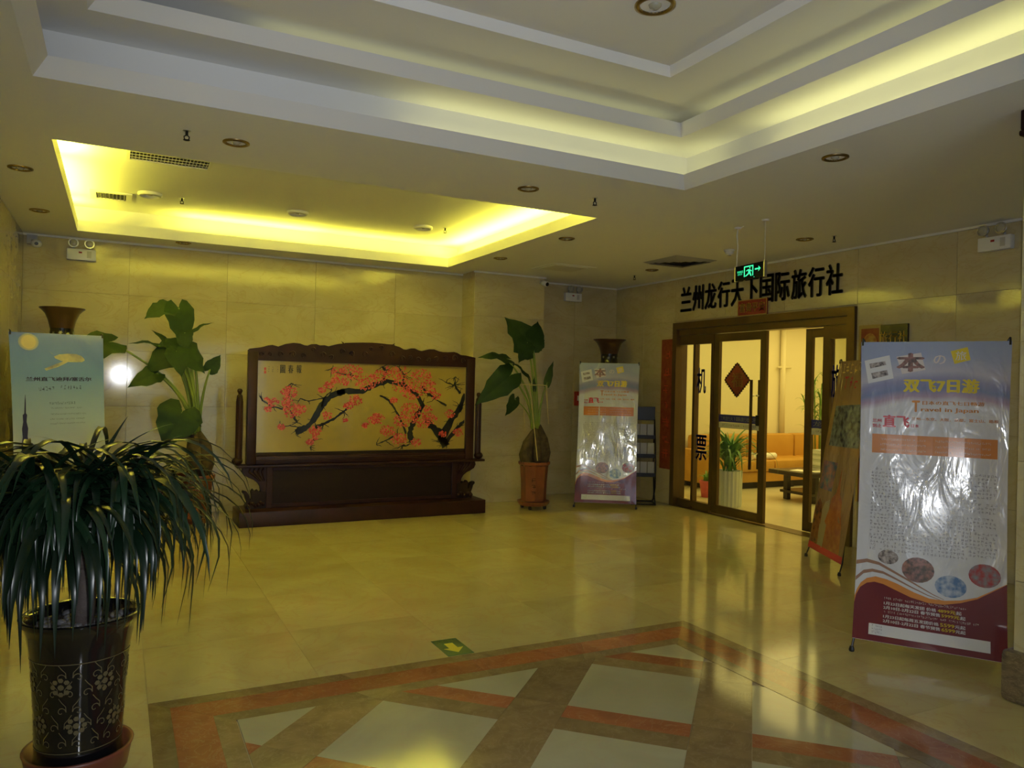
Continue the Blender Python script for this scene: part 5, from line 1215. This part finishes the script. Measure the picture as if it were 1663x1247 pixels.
o = MB().box(-.12, .12, -.09, .09, 0, .004).build('paper_sheet', 'paper'); o.location = (8.28, 7.40, .42); o.rotation_euler.z = .3; tag(o, 'loose white sheet on the left end of the coffee table', 'paper')
o = MB().box(-.12, .12, -.09, .09, 0, .004).build('paper_sheet', 'paper'); o.location = (8.42, 7.22, .42); o.rotation_euler.z = -.2; tag(o, 'loose white sheet near the front edge of the coffee table', 'paper')
for k in range(7):
    st_ = empty('brochure_bundle', (8.62+R.uniform(-.008, .008), 7.30+R.uniform(-.008, .008), .42+.040*k), R.uniform(-.05, .05)); tag(st_, ('lowest', 'second lowest', 'third lowest', 'middle', 'third highest', 'second highest', 'topmost')[k]+' brochure bundle of the tall stack on the coffee table', 'brochures', 'brochure bundles stacked on the coffee table')
    MB().box(-.105, .105, -.15, .15, .0, .032).build('page_block', 'book_block' if k % 2 else 'paper', st_); MB().box(-.107, .107, -.152, .152, .032, .0395).build('cover', 'paper' if k % 3 else 'vent_slat', st_)
# white cylinder pot with palm behind the left leaf
pl = empty('potted_office_palm', (7.03, 7.43, 0)); tag(pl, 'green palm in tall white ribbed pot behind the glass door', 'potted plant')
pr_ = []
n = 40; vs = []
mb = MB()
for i in range(n):
    a = 2*PI*i/n; r_ = (.168 if i % 2 else .161)
    for z, s_ in ((0, .93), (.02, .97), (.46, 1.0), (.46, .88), (.42, .86)): vs.append((r_*s_*math.cos(a), r_*s_*math.sin(a), z))
mb.add(vs, [(i*5+q, ((i+1) % n)*5+q, ((i+1) % n)*5+q+1, i*5+q+1) for i in range(n) for q in range(4)]+[tuple(i*5 for i in range(n))[::-1], tuple(i*5+4 for i in range(n))]); mb.build('pot', 'white_ceramic', pl)
PM = [strap_mesh(300+k, R.uniform(.42, .62), R.uniform(1.0, 1.4), R.uniform(.8, 2.6), R.uniform(.03, .045), 'palm_leaf') for k in range(8)]
for k in range(120):
    o = link('leaf', R.choice(PM), pl); o.location = (R.uniform(-.06, .06), R.uniform(-.06, .06), R.uniform(.42, .62)); o.rotation_euler = (0, R.uniform(-.1, .2), R.uniform(0, 2*PI)); s_ = R.uniform(.75, 1.25); o.scale = (s_, s_, s_)
for az in (5.6, 4.2, .6): 
    o = link('leaf', strap_mesh(390, .95, 1.1, 3.3, .04, 'palm_leaf'), pl); o.location = (0, 0, .44); o.rotation_euler = (0, 0, az)
pk = empty('pink_flowerpot', (7.30, 8.15, 0)); tag(pk, 'small pink pot with green sprigs behind the left fixed pane', 'potted plant')
MB().lathe([(.07, 0), (.095, .20), (.102, .21), (.10, .23), (.088, .23), (.085, .20)], 20).build('pot', 'pink_pot', pk, True); MB().lathe([(.085, .205), (.085, .21)], 16).build('soil', 'soil', pk)
for k in range(26):
    o = link('leaf', R.choice(PM), pk); o.location = (R.uniform(-.04, .04), R.uniform(-.04, .04), .2); o.rotation_euler = (0, 0, R.uniform(0, 6.28)); s_ = R.uniform(.35, .55); o.scale = (s_, s_, s_)
bb = empty('potted_bamboo', (10.35, 8.0, 0)); q = at_y(1331, 690, 8.17); bb.location = (q.x, 8.17, 0); tag(bb, 'tall lucky bamboo with feathery leaves behind the right glass panel', 'potted plant')
MB().lathe([(.10, 0), (.14, .05), (.16, .30), (.165, .42), (.145, .42), (.14, .36)], 20).build('pot', 'white_ceramic', bb, True)
for k in range(9):
    x, y = R.uniform(-.10, .10), R.uniform(-.10, .10); top_ = R.uniform(1.35, 1.75)
    MB().tube([(x, y, .36), (x*1.3, y*1.3, .9), (x*1.8, y*1.8, top_)], .011, 7).build('cane', 'alocasia_stem', bb, True)
    for j in range(16):
        o = link('leaf', R.choice(PM), bb); u = R.uniform(.45, 1); o.location = (x*(1+.8*u), y*(1+.8*u), .36+(top_-.36)*u); o.rotation_euler = (0, R.uniform(-.2, .3), R.uniform(0, 6.28)); s_ = R.uniform(.35, .6); o.scale = (s_, s_, s_)
